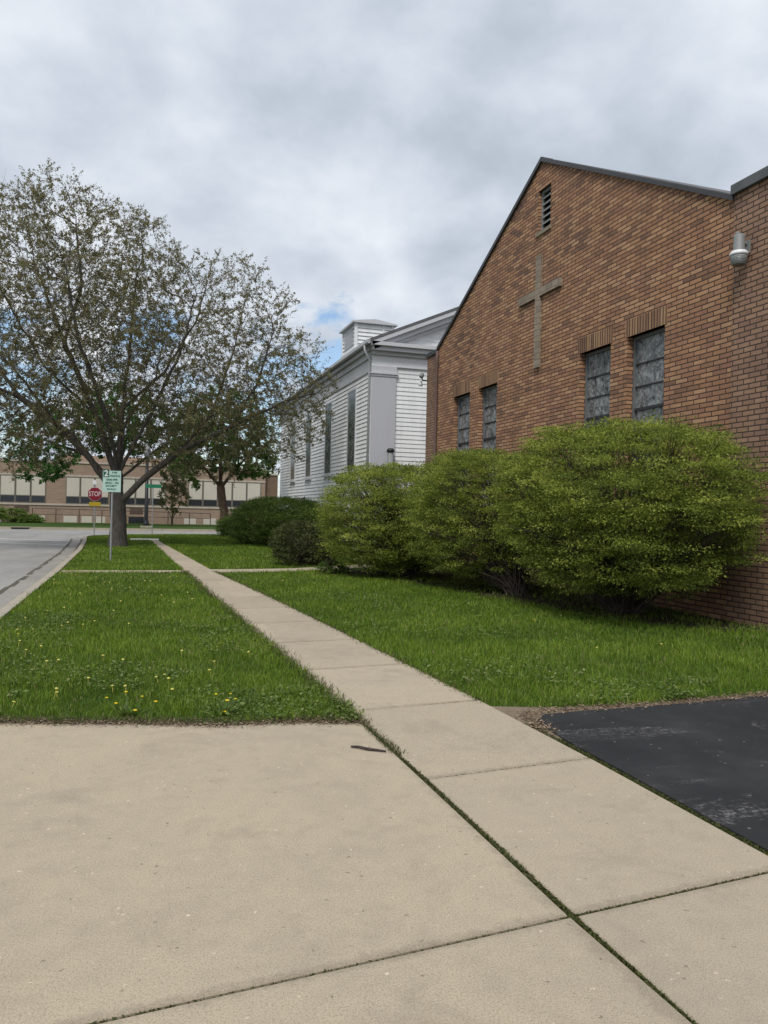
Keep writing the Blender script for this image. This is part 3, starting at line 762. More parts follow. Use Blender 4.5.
def flakes(name, P, z, smin, smax, mat):
    n = len(P)
    pos = np.concatenate([P, np.full((n, 1), z)], 1); pos[:, 2] += rng.random(n) * 0.012
    an = rng.uniform(0, 2 * PI, n)
    ax = np.stack([np.cos(an), np.sin(an), rng.normal(0, 0.25, n)], 1)
    nm = np.stack([rng.normal(0, 0.3, n), rng.normal(0, 0.3, n), np.ones(n)], 1)
    L = rng.uniform(smin, smax, n)
    return tag(link_mesh(name, leaf_mesh(name, pos, ax, nm, L, L * rng.uniform(0.25, 0.7, n), rng.random(n)), mat), kind='stuff')
Pl, _ = ribbon([(2.95, 5.1), (3.0, 5.55), (3.3, 5.64), (4.2, 5.62), (5.53, 5.69), (9.0, 6.06)], 5500, 0.05)
Pb = scatter(BED, 0.5, 900, 7, 1.0)
flakes('leaf_litter', np.concatenate([Pl, Pb]), -0.008, 0.008, 0.035, M['litter'])
P8, _ = ribbon([wob(x, y + 0.01) for x, y in far_edge], 6000, 0.045)
flakes('verge_litter', P8, 0.004, 0.006, 0.026, M['litter'])

def weeds(name, poly, n0, dens_seed, h):
    x0 = min(p[0] for p in poly); x1 = max(p[0] for p in poly); y0 = min(p[1] for p in poly); y1 = max(p[1] for p in poly)
    x = rng.uniform(x0, x1, n0); y = y0 + (y1 - y0) * rng.random(n0) ** 1.6
    k = (fbm2(x, y, 0.8, dens_seed) > 0.56) & in_poly(x, y, poly)
    x, y = x[k], y[k]; per = 5
    n = len(x) * per; x = np.repeat(x, per) + rng.normal(0, 0.03, n); y = np.repeat(y, per) + rng.normal(0, 0.03, n)
    an = rng.uniform(0, 2 * PI, n)
    ax = np.stack([np.cos(an), np.sin(an), rng.normal(0.2, 0.3, n)], 1)
    nm = np.stack([rng.normal(0, 0.35, n), rng.normal(0, 0.35, n), np.ones(n)], 1)
    L = rng.uniform(0.018, 0.045, n)
    pos = np.stack([x, y, rng.uniform(0.0, h, n)], 1)
    tag(link_mesh(name, leaf_mesh(name, pos, ax, nm, L, L * rng.uniform(0.4, 0.8, n), rng.random(n)), M['weed']), kind='stuff')
M['weed'] = leaf_mat('lawn weeds', [(0.0, (0.06, 0.11, 0.02)), (0.6, (0.13, 0.19, 0.04)), (1.0, (0.24, 0.26, 0.10))], 0.3)
weeds('parkway_weeds', park1, 5200, 4, 0.055)
weeds('lawn_weeds', [p for p in lawnA], 9000, 6, 0.06)
edge_strip = [(3.1, 5.72), (5.2, 5.70), (9, 6.12), (9, 6.7), (5.2, 6.3), (3.2, 6.3)]
weeds('edge_weeds', edge_strip, 2600, 11, 0.05)
weeds('bed_weeds', BED, 5000, 13, 0.05)

# ------------------------------------------------------------------ dandelions
def dandelion_plant(loc, label, heads):
    t = thing('dandelion_plant', label, 'dandelion', (loc[0], loc[1], -0.02))
    n = 46
    an = rng.uniform(0, 2 * PI, n); el = rng.uniform(0.15, 1.1, n)
    ax = np.stack([np.cos(an) * np.cos(el), np.sin(an) * np.cos(el), np.sin(el)], 1)
    pos = np.tile(np.array([[loc[0], loc[1], -0.015]]), (n, 1)) + rng.normal(0, 0.018, (n, 3)) * [1, 1, 0]
    L = rng.uniform(0.08, 0.17, n)
    link_mesh('leaf_rosette', leaf_mesh('leaf_rosette', pos, ax, np.tile([[0, 0, 1.0]], (n, 1)), L, L * 0.24, rng.random(n)), M['bush_dark'], t)
    for (dx, dy, h, r) in heads:
        x, y = loc[0] + dx, loc[1] + dy
        s = MB().tube([(loc[0] + dx * 0.2, loc[1] + dy * 0.2, -0.02), (x - dx * 0.2, y - dy * 0.2, h * 0.6), (x, y, h)], 0.0025, 5).build('stalk', M['stalk'], t)
        f = MB()
        for k in range(16):
            a = 2 * PI * k / 16; rr = r * (1 if k % 2 else 0.82)
            f.add([(x, y, h), (x + math.cos(a - .2) * rr * .6, y + math.sin(a - .2) * rr * .6, h + r * .42), (x + math.cos(a) * rr, y + math.sin(a) * rr, h + r * (.35 if k % 2 else .6)), (x + math.cos(a + .2) * rr * .6, y + math.sin(a + .2) * rr * .6, h + r * .42)], [(0, 1, 2, 3)])
        f.lathe([(r * 0.2, 0), (r * 0.62, r * 0.35), (r * 0.5, r * 0.6), (r * 0.12, r * 0.68)], (x, y, h), 10)
        f.build('flower_head', M['flower'], s, smooth=False)
    return t
dandelion_plant((-0.04, 6.22), 'clump of yellow dandelions with dark leaves at the driveway edge, left of the other clump',
                [(-0.09, -0.05, 0.10, 0.018), (0.05, -0.10, 0.05, 0.021), (-0.02, 0.05, 0.16, 0.017), (0.20, -0.02, 0.09, 0.019), (0.10, 0.05, 0.12, 0.015), (-0.16, 0.06, 0.12, 0.016)])
dandelion_plant((0.66, 6.05), 'clump of yellow dandelions at the driveway edge nearer the sidewalk',
                [(0.0, -0.08, 0.04, 0.021), (0.03, 0.02, 0.10, 0.022), (-0.05, 0.08, 0.14, 0.018), (0.10, 0.07, 0.10, 0.015), (0.07, 0.16, 0.12, 0.015)])
fl = MB()
fl.tube([(0, 0, -0.02), (0.004, 0, 0.06)], 0.002, 4)
fl.lathe([(0.004, 0.056), (0.015, 0.064), (0.012, 0.070), (0.004, 0.073)], (0.004, 0, 0), 8)
def single(name, mat):
    return fl.build(name, mat)
spots = []
while len(spots) < 62:
    x = random.uniform(-1.7, 1.3); y = random.uniform(6.6, 18)
    k = mnoise.noise(Vector((x * 0.6, y * 0.35, 3.3)))
    if x < edge(SL, y) - 0.15 and (k > 0.0 or random.random() < 0.18): spots.append((x, y, 1))
while len(spots) < 68:
    x = random.uniform(3.0, 7.0); y = random.uniform(6.5, 17); spots.append((x, y, 2))
protoA = None; protoB = None
for i, (x, y, side) in enumerate(spots):
    if side == 1:
        if protoA is None:
            protoA = single('dandelion', M['flower_pale']); o = protoA
            tag(o, 'small pale dandelion in the grass between street and sidewalk', 'dandelion', 'pale dandelions in the parkway grass')
        else: o = protoA.copy(); COL.objects.link(o)
    else:
        if protoB is None:
            protoB = single('dandelion', M['flower_pale']); o = protoB
            tag(o, 'small pale dandelion in the lawn in front of the shrubs', 'dandelion', 'pale dandelions in the church lawn')
        else: o = protoB.copy(); COL.objects.link(o)
    o.location = (x, y, 0); o.rotation_euler = (random.uniform(-.3, .3), random.uniform(-.3, .3), random.uniform(0, 6)); o.scale = (1.0,) * 2 + (random.uniform(0.6, 1.1),)

tw = MB().tube([(1.405, 5.02, 0.010), (1.45, 4.985, 0.014), (1.50, 4.93, 0.012), (1.555, 4.90, 0.010), (1.60, 4.86, 0.011)], [0.007, 0.009, 0.010, 0.009, 0.006], 7)
tw.tube([(1.50, 4.93, 0.012), (1.515, 4.955, 0.02)], [0.005, 0.002], 5)
tag(tw.build('fallen_twig', M['bark_dark'], loc=(1.5, 4.93, 0)), 'short dark fallen twig lying on the driveway beside the mossy joint', 'twig')

# ------------------------------------------------------------------ shrubs
def shrub(label, c, rad, zc, leaf, mat, nclump=900, per=42, base=None, clump_r=0.17, p=2.5, stems=160, gap=0.0, name='shrub', grp=None, fill=0.16, bottom=0.3, rough=0.6):
    cx_, cy_ = c; ax, ay, az = rad
    base = base or (cx_, cy_)
    t = thing(name, label, 'shrub', (base[0], base[1], -0.02), grp)
    seed = Vector((cx_ * 3.1, cy_ * 1.7, 4.2))
    C = []; O = []
    tries = 0
    while len(C) < nclump and tries < nclump * 40:
        tries += 1
        d = Vector((random.gauss(0, 1), random.gauss(0, 1), random.gauss(0, 1))).normalized()
        k = (abs(d.x) ** p + abs(d.y) ** p + abs(d.z) ** p) ** (-1 / p)
        lum = 1 + 0.09 * mnoise.noise(d * 2.4 + seed) + rough * 0.085 * mnoise.noise(d * 4.5 + seed) + rough * 0.075 * mnoise.noise(d * 10 + seed)
        inner_ = random.random() < fill
        rr = (random.uniform(0.35, 0.85) if inner_ else random.uniform(0.86, 1.03)) * lum
        q = Vector((d.x * ax, d.y * ay, d.z * az)) * k * rr
        z = zc + q.z
        if z < bottom + 0.25 * mnoise.noise(q * 0.9 + seed): continue
        if not inner_ and gap > 0:
            g = mnoise.noise(Vector((q.x * 1.1, q.y * 1.1, q.z * 1.7)) + seed * 1.3)
            if g > 0.40 - gap * 0.35 and random.random() < 0.9 and z < zc + az * 0.72: continue
        C.append((cx_ + q.x, cy_ + q.y, z)); O.append((q.x / ax, q.y / ay, q.z / az))
    C = np.array(C); O = np.array(O); m = len(C)
    N = m * per
    idx = np.repeat(np.arange(m), per)
    cs = rng.uniform(0.6, 1.25, m)[idx][:, None]
    off = rng.normal(0, 1, (N, 3)) * np.array([clump_r, clump_r, clump_r * 0.30]) * cs * 0.62
    pos = C[idx] + off
    pos[:, 2] = np.maximum(pos[:, 2], 0.05)
    ax_ = off / (np.linalg.norm(off, axis=1, keepdims=True) + 1e-6) + rng.normal(0, 0.55, (N, 3)) + O[idx] * 0.6
    nm = np.array([0, 0, 1.0]) + rng.normal(0, 0.45, (N, 3)) + O[idx] * 0.35
    L = rng.uniform(0.7, 1.3, N) * leaf
    tint = np.clip(0.5 + 0.28 * rng.normal(size=m)[idx] + 0.2 * rng.normal(size=N), 0, 1)
    link_mesh('foliage', leaf_mesh('foliage', pos, ax_, nm, L, L * rng.uniform(0.45, 0.65, N), tint), mat, t)
    s = MB()
    for k in range(stems):
        e = C[random.randrange(m)]
        b = Vector((base[0] + random.gauss(0, ax * 0.055), base[1] + random.gauss(0, ax * 0.055), -0.02))
        e = Vector(e); mid = b.lerp(e, 0.45) + Vector((random.gauss(0, .1), random.gauss(0, .1), 0.18 + random.gauss(0, .1)))
        q1 = b.lerp(mid, 0.5) + Vector((random.gauss(0, .04), random.gauss(0, .04), 0.06)); q2 = mid.lerp(e, 0.5) + Vector((random.gauss(0, .06), random.gauss(0, .06), random.gauss(0, .05)))
        r = random.uniform(0.008, 0.024) * (1.6 if k < 8 else 1)
        s.tube([b, q1, mid, q2, e], [r, r * .8, r * .6, r * .42, r * .2], 4, caps=False)
        for j in range(2):
            e2 = e + Vector((random.gauss(0, .16), random.gauss(0, .16), random.gauss(.02, .12)))
            s.tube([q2, q2.lerp(e2, 0.55) + Vector((0, 0, .03)), e2], [r * .35, r * .25, r * .12], 3, caps=False)
    s.build('stems', M['twig'], t, smooth=True)
    return t

GB = 'clipped shrubs along the brick church wall'
shrub('largest yellow green rounded shrub in front of the right pair of brick church windows', (7.36, 10.82), (1.44, 2.42, 1.28), 1.76, 0.038, M['bush_leaf'], 3000, 70, (7.6, 10.8), 0.15, 2.9, 420, 0.50, fill=0.26, bottom=0.28, rough=1.15)
shrub('middle yellow green clipped shrub standing between the two others by the brick wall', (7.08, 15.2), (1.48, 1.55, 1.30), 1.62, 0.037, M['bush_leaf'], 2000, 74, (7.3, 13.9), 0.15, 2.9, 260, 0.32, bottom=0.12, rough=1.15)
shrub('sparser yellow green shrub with bare grey twigs showing, nearest the white church', (6.2, 18.5), (1.74, 1.95, 1.28), 1.48, 0.042, M['bush_leaf'], 2500, 62, (6.45, 18.0), 0.165, 2.8, 480, 0.40, fill=0.26, bottom=0.15, rough=1.2)
shrub('wide dark green shrub mound against the white church side wall', (6.25, 35.2), (2.15, 3.0, 1.12), 0.98, 0.075, M['bush_dark'], 1900, 40, (6.1, 34.6), 0.25, 2.3, 90, 0.0, bottom=0.05)
shrub('small low brownish dark shrub beside the church walk', (4.72, 22.4), (0.92, 0.9, 0.68), 0.55, 0.06, M['bush_yew'], 420, 36, (4.7, 22.3), 0.13, 2.6, 60, 0.0, bottom=0.03)
shrub('small dark bush at the foot of the leaning maple', (5.05, 44.6), (0.72, 0.7, 0.58), 0.5, 0.09, M['bush_dark'], 220, 30, (5.05, 44.6), 0.15, 2.3, 24, 0.0, bottom=0.03)
shrub('tiny dark weed clump at the lawn edge under the sparse shrub', (4.75, 19.25), (0.36, 0.30, 0.16), 0.12, 0.05, M['bush_dark'], 70, 24, (4.75, 19.25), 0.08, 2.2, 10, 0.0, bottom=0.01)
# low planting in front of the school
for (x, y, w_, h_, lab) in ((-12.6, 73.6, 1.5, 1.5, 'dark shrub before the school wall at the left edge of the photo'), (-10.3, 73.2, 1.0, 1.1, 'dark low shrub by the school wall beneath the brown louvre'), (-8.9, 73.0, 0.9, 0.6, 'lowest green shrub by the school basement windows'), (8.1, 73.4, 0.45, 0.5, 'tiny round shrub by the school wall beyond the leaning maple')):
    shrub(lab, (x, y), (w_, 0.8, h_ * 0.55), h_ * 0.5, 0.14, M['bush_dark'], 130, 26, None, 0.25, 2.3, 12, 0.0, bottom=0.02)
bb = MB()
me = bpy.data.meshes.new('boulder'); bm = bmesh.new(); bmesh.ops.create_icosphere(bm, subdivisions=3, radius=0.5)
for v in bm.verts:
    v.co *= 1 + 0.25 * mnoise.noise(v.co * 2.2); v.co.z *= 0.75; v.co += Vector((-11.55, 72.2, 0.15))
bm.to_mesh(me); bm.free()
tag(link_mesh('boulder', me, M['rock'], loc=(-11.55, 72.2, 0)), 'pale rock among the dark shrubs by the school', 'rock')

# ------------------------------------------------------------------ trees
def tree(name, label, base, limbs, ellipsoids, nattr, bark_m, leaf_m, leaf, nleaf_per, r_base, step=0.4, kill=0.65, infl=3.0, twig_len=0.6, twigs=2, seed=1, rexp=2.3, tip=0.006, shell=0.5, zmin=1.5, up=0.10, flare=1.35):
    rnd = random.Random(seed); rg = np.random.default_rng(seed)
    t = thing(name, label, 'tree', base)
    nodes = []; par = []
    def addn(p, pa): nodes.append(Vector(p)); par.append(pa); return len(nodes) - 1
    # limbs: list of (attach index of limb or -1, attach fraction, polyline)
    ends = []
    for (att, pl) in limbs:
        if att is None: prev = addn(pl[0], -1)
        else:
            ids = ends[att]; tgt = Vector(pl[0]); prev = min(ids, key=lambda i: (nodes[i] - tgt).length)
        ids = [prev]
        pts = [nodes[prev]] + [Vector(q) for q in (pl[1:] if True else pl)]
        for a, b in zip(pts[:-1], pts[1:]):
            k = max(1, int((b - a).length / step))
            for j in range(1, k + 1):
                q = a.lerp(b, j / k)
                q += Vector((rnd.gauss(0, 1), rnd.gauss(0, 1), rnd.gauss(0, .5))) * step * 0.07
                prev = addn(q, prev); ids.append(prev)
        ends.append(ids)
    att = []
    wts = [e[1][0] * e[1][1] * e[1][2] for e in ellipsoids]
    while len(att) < nattr:
        e = rnd.choices(ellipsoids, wts)[0]
        d = Vector((rnd.gauss(0, 1), rnd.gauss(0, 1), rnd.gauss(0, 1))).normalized() * (rnd.random() ** shell)
        q = Vector((e[0][0] + d.x * e[1][0], e[0][1] + d.y * e[1][1], e[0][2] + d.z * e[1][2]))
        if q.z > zmin + 0.8 * mnoise.noise(q * 0.4): att.append(q)
    alive = list(range(len(att)))
    for it in range(140):
        if not alive: break
        kd = KDTree(len(nodes))
        for i, q in enumerate(nodes): kd.insert(q, i)
        kd.balance()
        pull = {}; nxt = []
        for a in alive:
            _, i, d = kd.find(att[a])
            if d < kill: continue
            nxt.append(a)
            lim = infl if it < 40 else infl * 2
            if d < lim:
                pull.setdefault(i, Vector((0, 0, 0)))
                pull[i] += (att[a] - nodes[i]).normalized()
        if not pull or len(nodes) > 40000: break
        grown = 0
        for i, v in pull.items():
            if v.length < 1e-6: continue
            v = v.normalized()
            if par[i] >= 0:
                w_ = (nodes[i] - nodes[par[i]])
                if w_.length > 1e-6: v = (v + w_.normalized() * 0.45).normalized()
            v = (v + Vector((rnd.gauss(0, .16), rnd.gauss(0, .16), rnd.gauss(up, .16)))).normalized()
            addn(nodes[i] + v * step, i); grown += 1
        alive = nxt
        if grown == 0: break
    n = len(nodes); kids = [[] for _ in range(n)]
    for i in range(n):
        if par[i] >= 0: kids[par[i]].append(i)
    r = [0.0] * n; order = list(range(n))
    acc = [0.0] * n
    for i in reversed(order):
        acc[i] = acc[i] if kids[i] else tip ** rexp
        r[i] = acc[i] ** (1 / rexp)
        if par[i] >= 0: acc[par[i]] += acc[i]
    sc = r_base / max(r[0], 1e-6)
    ex = math.log(r_base / tip) / math.log(max(r[0] / tip, 1.01))
    r = [tip * (v / tip) ** ex for v in r]
    mb = MB()
    # chains: follow the thickest child
    starts = [(0, -1)]
    while starts:
        s0, pa = starts.pop()
        ch = ([pa] if pa >= 0 else []) + [s0]
        c = s0
        while kids[c]:
            ks = sorted(kids[c], key=lambda k: -r[k])
            for k in ks[1:]: starts.append((k, c))
            c = ks[0]; ch.append(c)
        rad = [r[i] for i in ch]
        if pa >= 0: rad[0] = min(rad[0], rad[1] * 1.15)
        else:
            for j in range(min(4, len(rad))):
                z = nodes[ch[j]].z - nodes[0].z
                rad[j] *= 1 + (flare - 1) * max(0, 1 - z / 1.0) ** 2
        ns = 12 if rad[0] > 0.12 else (7 if rad[0] > 0.05 else (4 if rad[0] > 0.015 else 3))
        mb.tube([nodes[i] for i in ch], rad, ns, caps=False)
    # twigs and leaves
    LP = []; LA = []
    for i in range(n):
        if r[i] > tip * 4.0 or i < 4: continue
        if par[i] < 0: continue
        d0 = (nodes[i] - nodes[par[i]])
        if d0.length < 1e-6: continue
        d0.normalize()
        m = twigs + (2 if not kids[i] else 0)
        for k in range(m):
            d = (d0 * 0.8 + Vector((rnd.gauss(0, .6), rnd.gauss(0, .6), rnd.gauss(.12, .45)))).normalized()
            L = twig_len * rnd.uniform(0.45, 1.2); lfac = rnd.choice((0.0, 0.4, 1.0, 1.5, 2.1))
            a = nodes[i]; b = a + d * L * 0.5 + Vector((rnd.gauss(0, .03), rnd.gauss(0, .03), 0)); e = a + d * L + Vector((rnd.gauss(0, .05), rnd.gauss(0, .05), L * .08))
            mb.tube([a, b, e], [tip * .8, tip * .6, tip * .35], 3, caps=False)
            for q in range(int(nleaf_per * lfac)):
                f = rnd.random() ** 0.7
                p0 = a.lerp(b, f * 2) if f < .5 else b.lerp(e, f * 2 - 1)
                LP.append(p0); LA.append(d)
    mb.build('trunk', bark_m, t, smooth=True)
    LP = np.array([tuple(v) for v in LP]); LA = np.array([tuple(v) for v in LA]); m = len(LP)
    LP = LP + rg.normal(0, leaf * 0.35, (m, 3))
    ax_ = LA * 0.5 + rg.normal(0, 0.7, (m, 3)); nm = np.array([0, 0, 0.7]) + rg.normal(0, 0.6, (m, 3))
    L = leaf * rg.uniform(0.6, 1.3, m)
    tint = np.clip(0.5 + 0.30 * rg.normal(size=m), 0, 1)
    link_mesh('crown', leaf_mesh('crown', LP, ax_, nm, L, L * rg.uniform(0.5, 0.8, m), tint), leaf_m, t)
    print('TREE', name, 'nodes', n, 'leaves', m)
    return t

bx, by = -0.75, 32.7
limbs = [
    (None, [(bx, by, -0.05), (bx - 0.03, by, 1.0), (bx - 0.06, by, 2.0), (bx - 0.05, by, 3.2)]),
    (0, [(bx, by, 1.7), (0.15, by - 0.2, 2.7), (1.6, by - 0.2, 3.9), (3.6, by, 5.0), (6.0, by + .1, 6.3), (7.3, by, 6.7)]),
    (0, [(bx, by, 1.9), (-1.5, by - 0.3, 3.0), (-2.5, by - 0.5, 4.3), (-4.3, by - 0.9, 5.6), (-6.3, by - 1.2, 6.4)]),
    (0, [(bx, by, 3.2), (-0.7, by + .2, 5.5), (-0.45, by + .4, 8.0), (-0.3, by + .5, 11.0)]),
    (0, [(bx, by, 2.6), (-1.7, by + .6, 5.2), (-3.0, by + 1.0, 8.2), (-4.2, by + 1.2, 11.4)]),
    (0, [(bx, by, 3.0), (0.4, by - .8, 5.3), (1.4, by - 1.4, 7.6), (2.0, by - 1.6, 10.0)]),
    (0, [(bx, by, 2.9), (-1.2, by - 1.2, 5.0), (-2.2, by - 2.6, 7.6), (-2.6, by - 3.2, 9.8)]),
    (0, [(bx, by, 2.9), (-0.6, by + 1.4, 5.0), (0.6, by + 3.2, 7.4), (1.0, by + 4.0, 9.5)]),
    (1, [(3.6, by, 5.0), (4.6, by - .6, 6.8), (5.2, by - .8, 9.0)]),
    (2, [(-4.3, by - .9, 5.6), (-6.0, by - .5, 8.0), (-7.0, by, 10.0)]),
]
limbs += [
    (3, [(-0.7, by + .2, 5.5), (0.9, by + .6, 7.2), (2.2, by + 1.0, 9.6), (2.7, by + 1.1, 11.6)]),
    (4, [(-1.7, by + .6, 5.2), (-3.6, by + .2, 7.0), (-5.2, by, 9.8)]),
    (2, [(-1.5, by - .3, 3.0), (-3.0, by + .8, 4.6), (-5.0, by + 1.6, 7.2)]),
    (4, [(-3.0, by + 1.0, 8.2), (-2.3, by + .2, 10.4), (-2.6, by, 13.0)]),
    (1, [(1.6, by - .2, 3.9), (2.9, by + 1.2, 5.6), (3.8, by + 1.4, 8.4), (4.2, by + 1.2, 10.4)]),
    (0, [(bx, by, 3.2), (-1.25, by + .2, 4.8), (-2.0, by - .4, 7.2), (-3.2, by - .6, 9.6)]),
]
ell = [((-3.2, by, 8.6), (5.4, 4.8, 5.4)), ((-0.9, by, 9.0), (3.4, 4.2, 4.6)), ((2.4, by, 7.4), (4.6, 3.8, 4.9)), ((5.3, by, 6.6), (2.7, 3.0, 3.2)), ((-5.5, by, 6.0), (3.8, 3.6, 3.4)), ((-3.4, by - .3, 12.6), (2.4, 2.2, 1.8)),
       ((-3.6, by, 4.9), (3.2, 3.0, 1.6)), ((2.2, by, 4.7), (3.4, 2.8, 1.8)), ((0.4, by + .6, 4.6), (2.0, 2.0, 1.6)), ((6.2, by - .2, 6.3), (1.9, 2.4, 1.9))]
tree('maple_tree', 'tall spreading budding tree with thick grey trunk behind the parking sign', (bx, by, -0.05), limbs, ell, 11500, M['bark'], M['tree_bud'], 0.072, 17, 0.31, step=0.30, kill=0.42, infl=2.4, twig_len=0.55, twigs=2, seed=3, zmin=2.4, rexp=2.0, tip=0.0055, up=0.16)

bx2, by2 = 4.9, 45.5
limbs = [
    (None, [(bx2, by2, -0.05), (4.75, by2, 1.4), (4.55, by2, 2.8), (4.5, by2, 4.4), (4.6, by2, 6.2)]),
    (0, [(4.55, by2, 2.6), (5.6, by2, 4.2), (6.6, by2 - .3, 5.4)]),
    (0, [(4.55, by2, 2.8), (3.4, by2 - .3, 4.0), (2.6, by2, 5.2)]),
]
tree('leafy_maple', 'dark green leafy maple with leaning trunk beside the white church', (bx2, by2, -0.05), limbs,
     [((4.6, by2, 5.8), (2.7, 2.6, 2.8)), ((5.6, by2, 4.6), (2.1, 2.0, 1.6)), ((3.2, by2, 4.4), (1.7, 1.8, 1.5)), ((5.2, by2, 7.2), (1.6, 1.6, 1.3))], 1700, M['bark_brown'], M['tree_green'], 0.17, 22, 0.24, step=0.4, kill=0.6, infl=2.5, twig_len=0.5, twigs=2, seed=5, zmin=2.5)
tree('ornamental_tree', 'small upright russet ornamental tree before the school railing', (2.78, 68.5, -0.02),
     [(None, [(2.78, 68.5, -0.05), (2.78, 68.5, 1.0), (2.75, 68.5, 4.6)]), (0, [(2.78, 68.5, .5), (2.0, 68.5, 2.2), (1.8, 68.5, 3.4)]), (0, [(2.78, 68.5, .5), (3.5, 68.5, 2.2), (3.7, 68.5, 3.4)])],
     [((2.75, 68.5, 3.0), (1.35, 1.3, 2.5))], 420, M['bark_brown'], M['tree_red'], 0.17, 16, 0.09, step=0.35, kill=0.5, infl=2.0, twig_len=0.5, twigs=2, seed=8, zmin=0.9)
tree('shade_tree', 'bright green leafy tree across the street, seen behind the trunk of the budding tree', (-1.5, 65.5, -0.02),
     [(None, [(-1.5, 65.5, -0.05), (-1.5, 65.5, 2.6), (-1.4, 65.5, 5.0), (-0.8, 65.5, 8.5)]), (0, [(-1.5, 65.5, 3.4), (-4.0, 65.3, 5.6), (-7.0, 65.0, 6.6)]), (0, [(-1.4, 65.5, 4.0), (1.2, 65.4, 6.2), (3.0, 65.0, 7.4)])],
     [((-6.9, 65, 6.2), (2.8, 2.4, 3.0)), ((-1.8, 65.5, 8.2), (4.2, 3, 2.9)), ((2.6, 65, 7.4), (2.7, 2.5, 2.6))], 1700, M['bark_dark'], M['tree_far'], 0.22, 20, 0.30, step=0.5, kill=0.75, infl=3.0, twig_len=0.7, twigs=2, seed=9, zmin=3.0)
tree('shade_tree', 'pale thinly leaved tree in the gap between the school and the white church', (17.0, 104, -0.02),
     [(None, [(17, 104, -0.05), (17, 104, 4.0), (17.2, 104, 10.0)]), (0, [(17, 104, 4.0), (15, 104, 8), (14.2, 104, 11)]), (0, [(17, 104, 4.5), (19, 104, 8.5), (20, 104, 12)])],
     [((16.8, 104, 10.2), (3.6, 3, 5.2))], 420, M['bark_brown'], M['tree_light'], 0.28, 7, 0.26, step=0.7, kill=1.0, infl=4.0, twig_len=0.9, twigs=2, seed=12, zmin=4)

# ------------------------------------------------------------------ brick church
WX = 9.0
bc = thing('brick_church', 'brown brick church building with gabled wall, raised cross and four tall windows', 'church', (WX, 16.4, -0.02))
zb = -0.05
WIN = [(20.33, 21.51), (18.58, 19.72), (13.41, 14.55), (11.74, 12.86)]
WT, WB = 5.10, 1.9
gl, ga, gr_ = (22.88, 6.78), (16.36, 10.02), (10.06, 6.70)
gw = MB()
outer = [(10.06, zb), (22.88, zb), gl, ga, gr_]
holes = [[(a, WB), (b, WB), (b, WT), (a, WT)] for a, b in WIN] + [[(15.95, 8.36), (16.52, 8.36), (16.52, 9.36), (15.95, 9.36)]]
wall_with_holes(gw, outer, holes, lambda u, v, d: (WX + d, u, v), 0.24)
gw.build('gable_wall', M['brick'], bc)
# body behind: end wall facing the lot, far end, back
en = MB().box(WX - 0.022, 9.09, zb, WX + 0.25, 10.06, 6.78)
en.build('wing_wall', M['brick_wing'], bc)
en = MB().box(WX + 0.25, 9.09, zb, 30, 9.34, 6.72)
en.build('end_wall', M['brick_wing'], bc)
lw_ = MB().box(WX + 0.06, 22.88, zb, WX + 0.30, 24.0, 6.74)
lw_.build('wing_wall', M['brick_wing'], bc)
fe = MB().box(WX + 0.30, 23.76, zb, 30, 24.0, 6.6); fe.box(29.76, 9.34, zb, 30, 23.76, 6.6)
fe.build('rear_wall', M['brick'], bc)
rf = MB()
for (a, b) in ((gl, ga), (ga, gr_)):
    rf.add([(WX + 0.02, a[0], a[1] + 0.02), (WX + 0.02, b[0], b[1] + 0.02), (30, b[0], b[1] + 0.02), (30, a[0], a[1] + 0.02),
            (WX + 0.02, a[0], a[1] + 0.10), (WX + 0.02, b[0], b[1] + 0.10), (30, b[0], b[1] + 0.10), (30, a[0], a[1] + 0.10)],
           [(0, 1, 2, 3), (7, 6, 5, 4), (0, 4, 5, 1), (1, 5, 6, 2), (2, 6, 7, 3), (3, 7, 4, 0)])
rf.box(WX + 0.25, 9.34, 6.60, 29.7, 10.10, 6.66); rf.box(WX + 0.3, 23.05, 6.5, 29.7, 23.7, 6.56)
rf.build('roof', M['roof'], bc)
def sloped(mb, a, b, x0, x1, t0, t1):
    mb.add([(x0, a[0], a[1] + t0), (x0, b[0], b[1] + t0), (x1, b[0], b[1] + t0), (x1, a[0], a[1] + t0),
            (x0, a[0], a[1] + t1), (x0, b[0], b[1] + t1), (x1, b[0], b[1] + t1), (x1, a[0], a[1] + t1)],
           [(0, 3, 2, 1), (4, 5, 6, 7), (0, 1, 5, 4), (1, 2, 6, 5), (2, 3, 7, 6), (3, 0, 4, 7)])
cp = MB(); sloped(cp, gl, ga, WX - 0.06, WX + 0.26, 0.0, 0.11); cp.build('gable_coping', M['coping'], bc)
cp = MB(); sloped(cp, ga, gr_, WX - 0.06, WX + 0.26, 0.0, 0.085); cp.build('gable_coping', M['coping'], bc)
MB().box(WX - 0.09, 9.03, 6.78, WX + 0.32, 10.08, 6.94).build('wing_coping', M['coping_stone'], bc, bevel=0.01)
MB().box(WX + 0.01, 22.82, 6.74, WX + 0.36, 24.06, 6.88).build('wing_coping', M['coping'], bc, bevel=0.01)
MB().tube([(WX - 0.03, 22.86, 6.76), (WX - 0.045, 22.86, 6.4), (WX - 0.045, 22.86, 0.15), (WX - 0.16, 22.86, 0.05)], 0.055, 10).build('downspout', M['brown_metal'], bc, smooth=True)
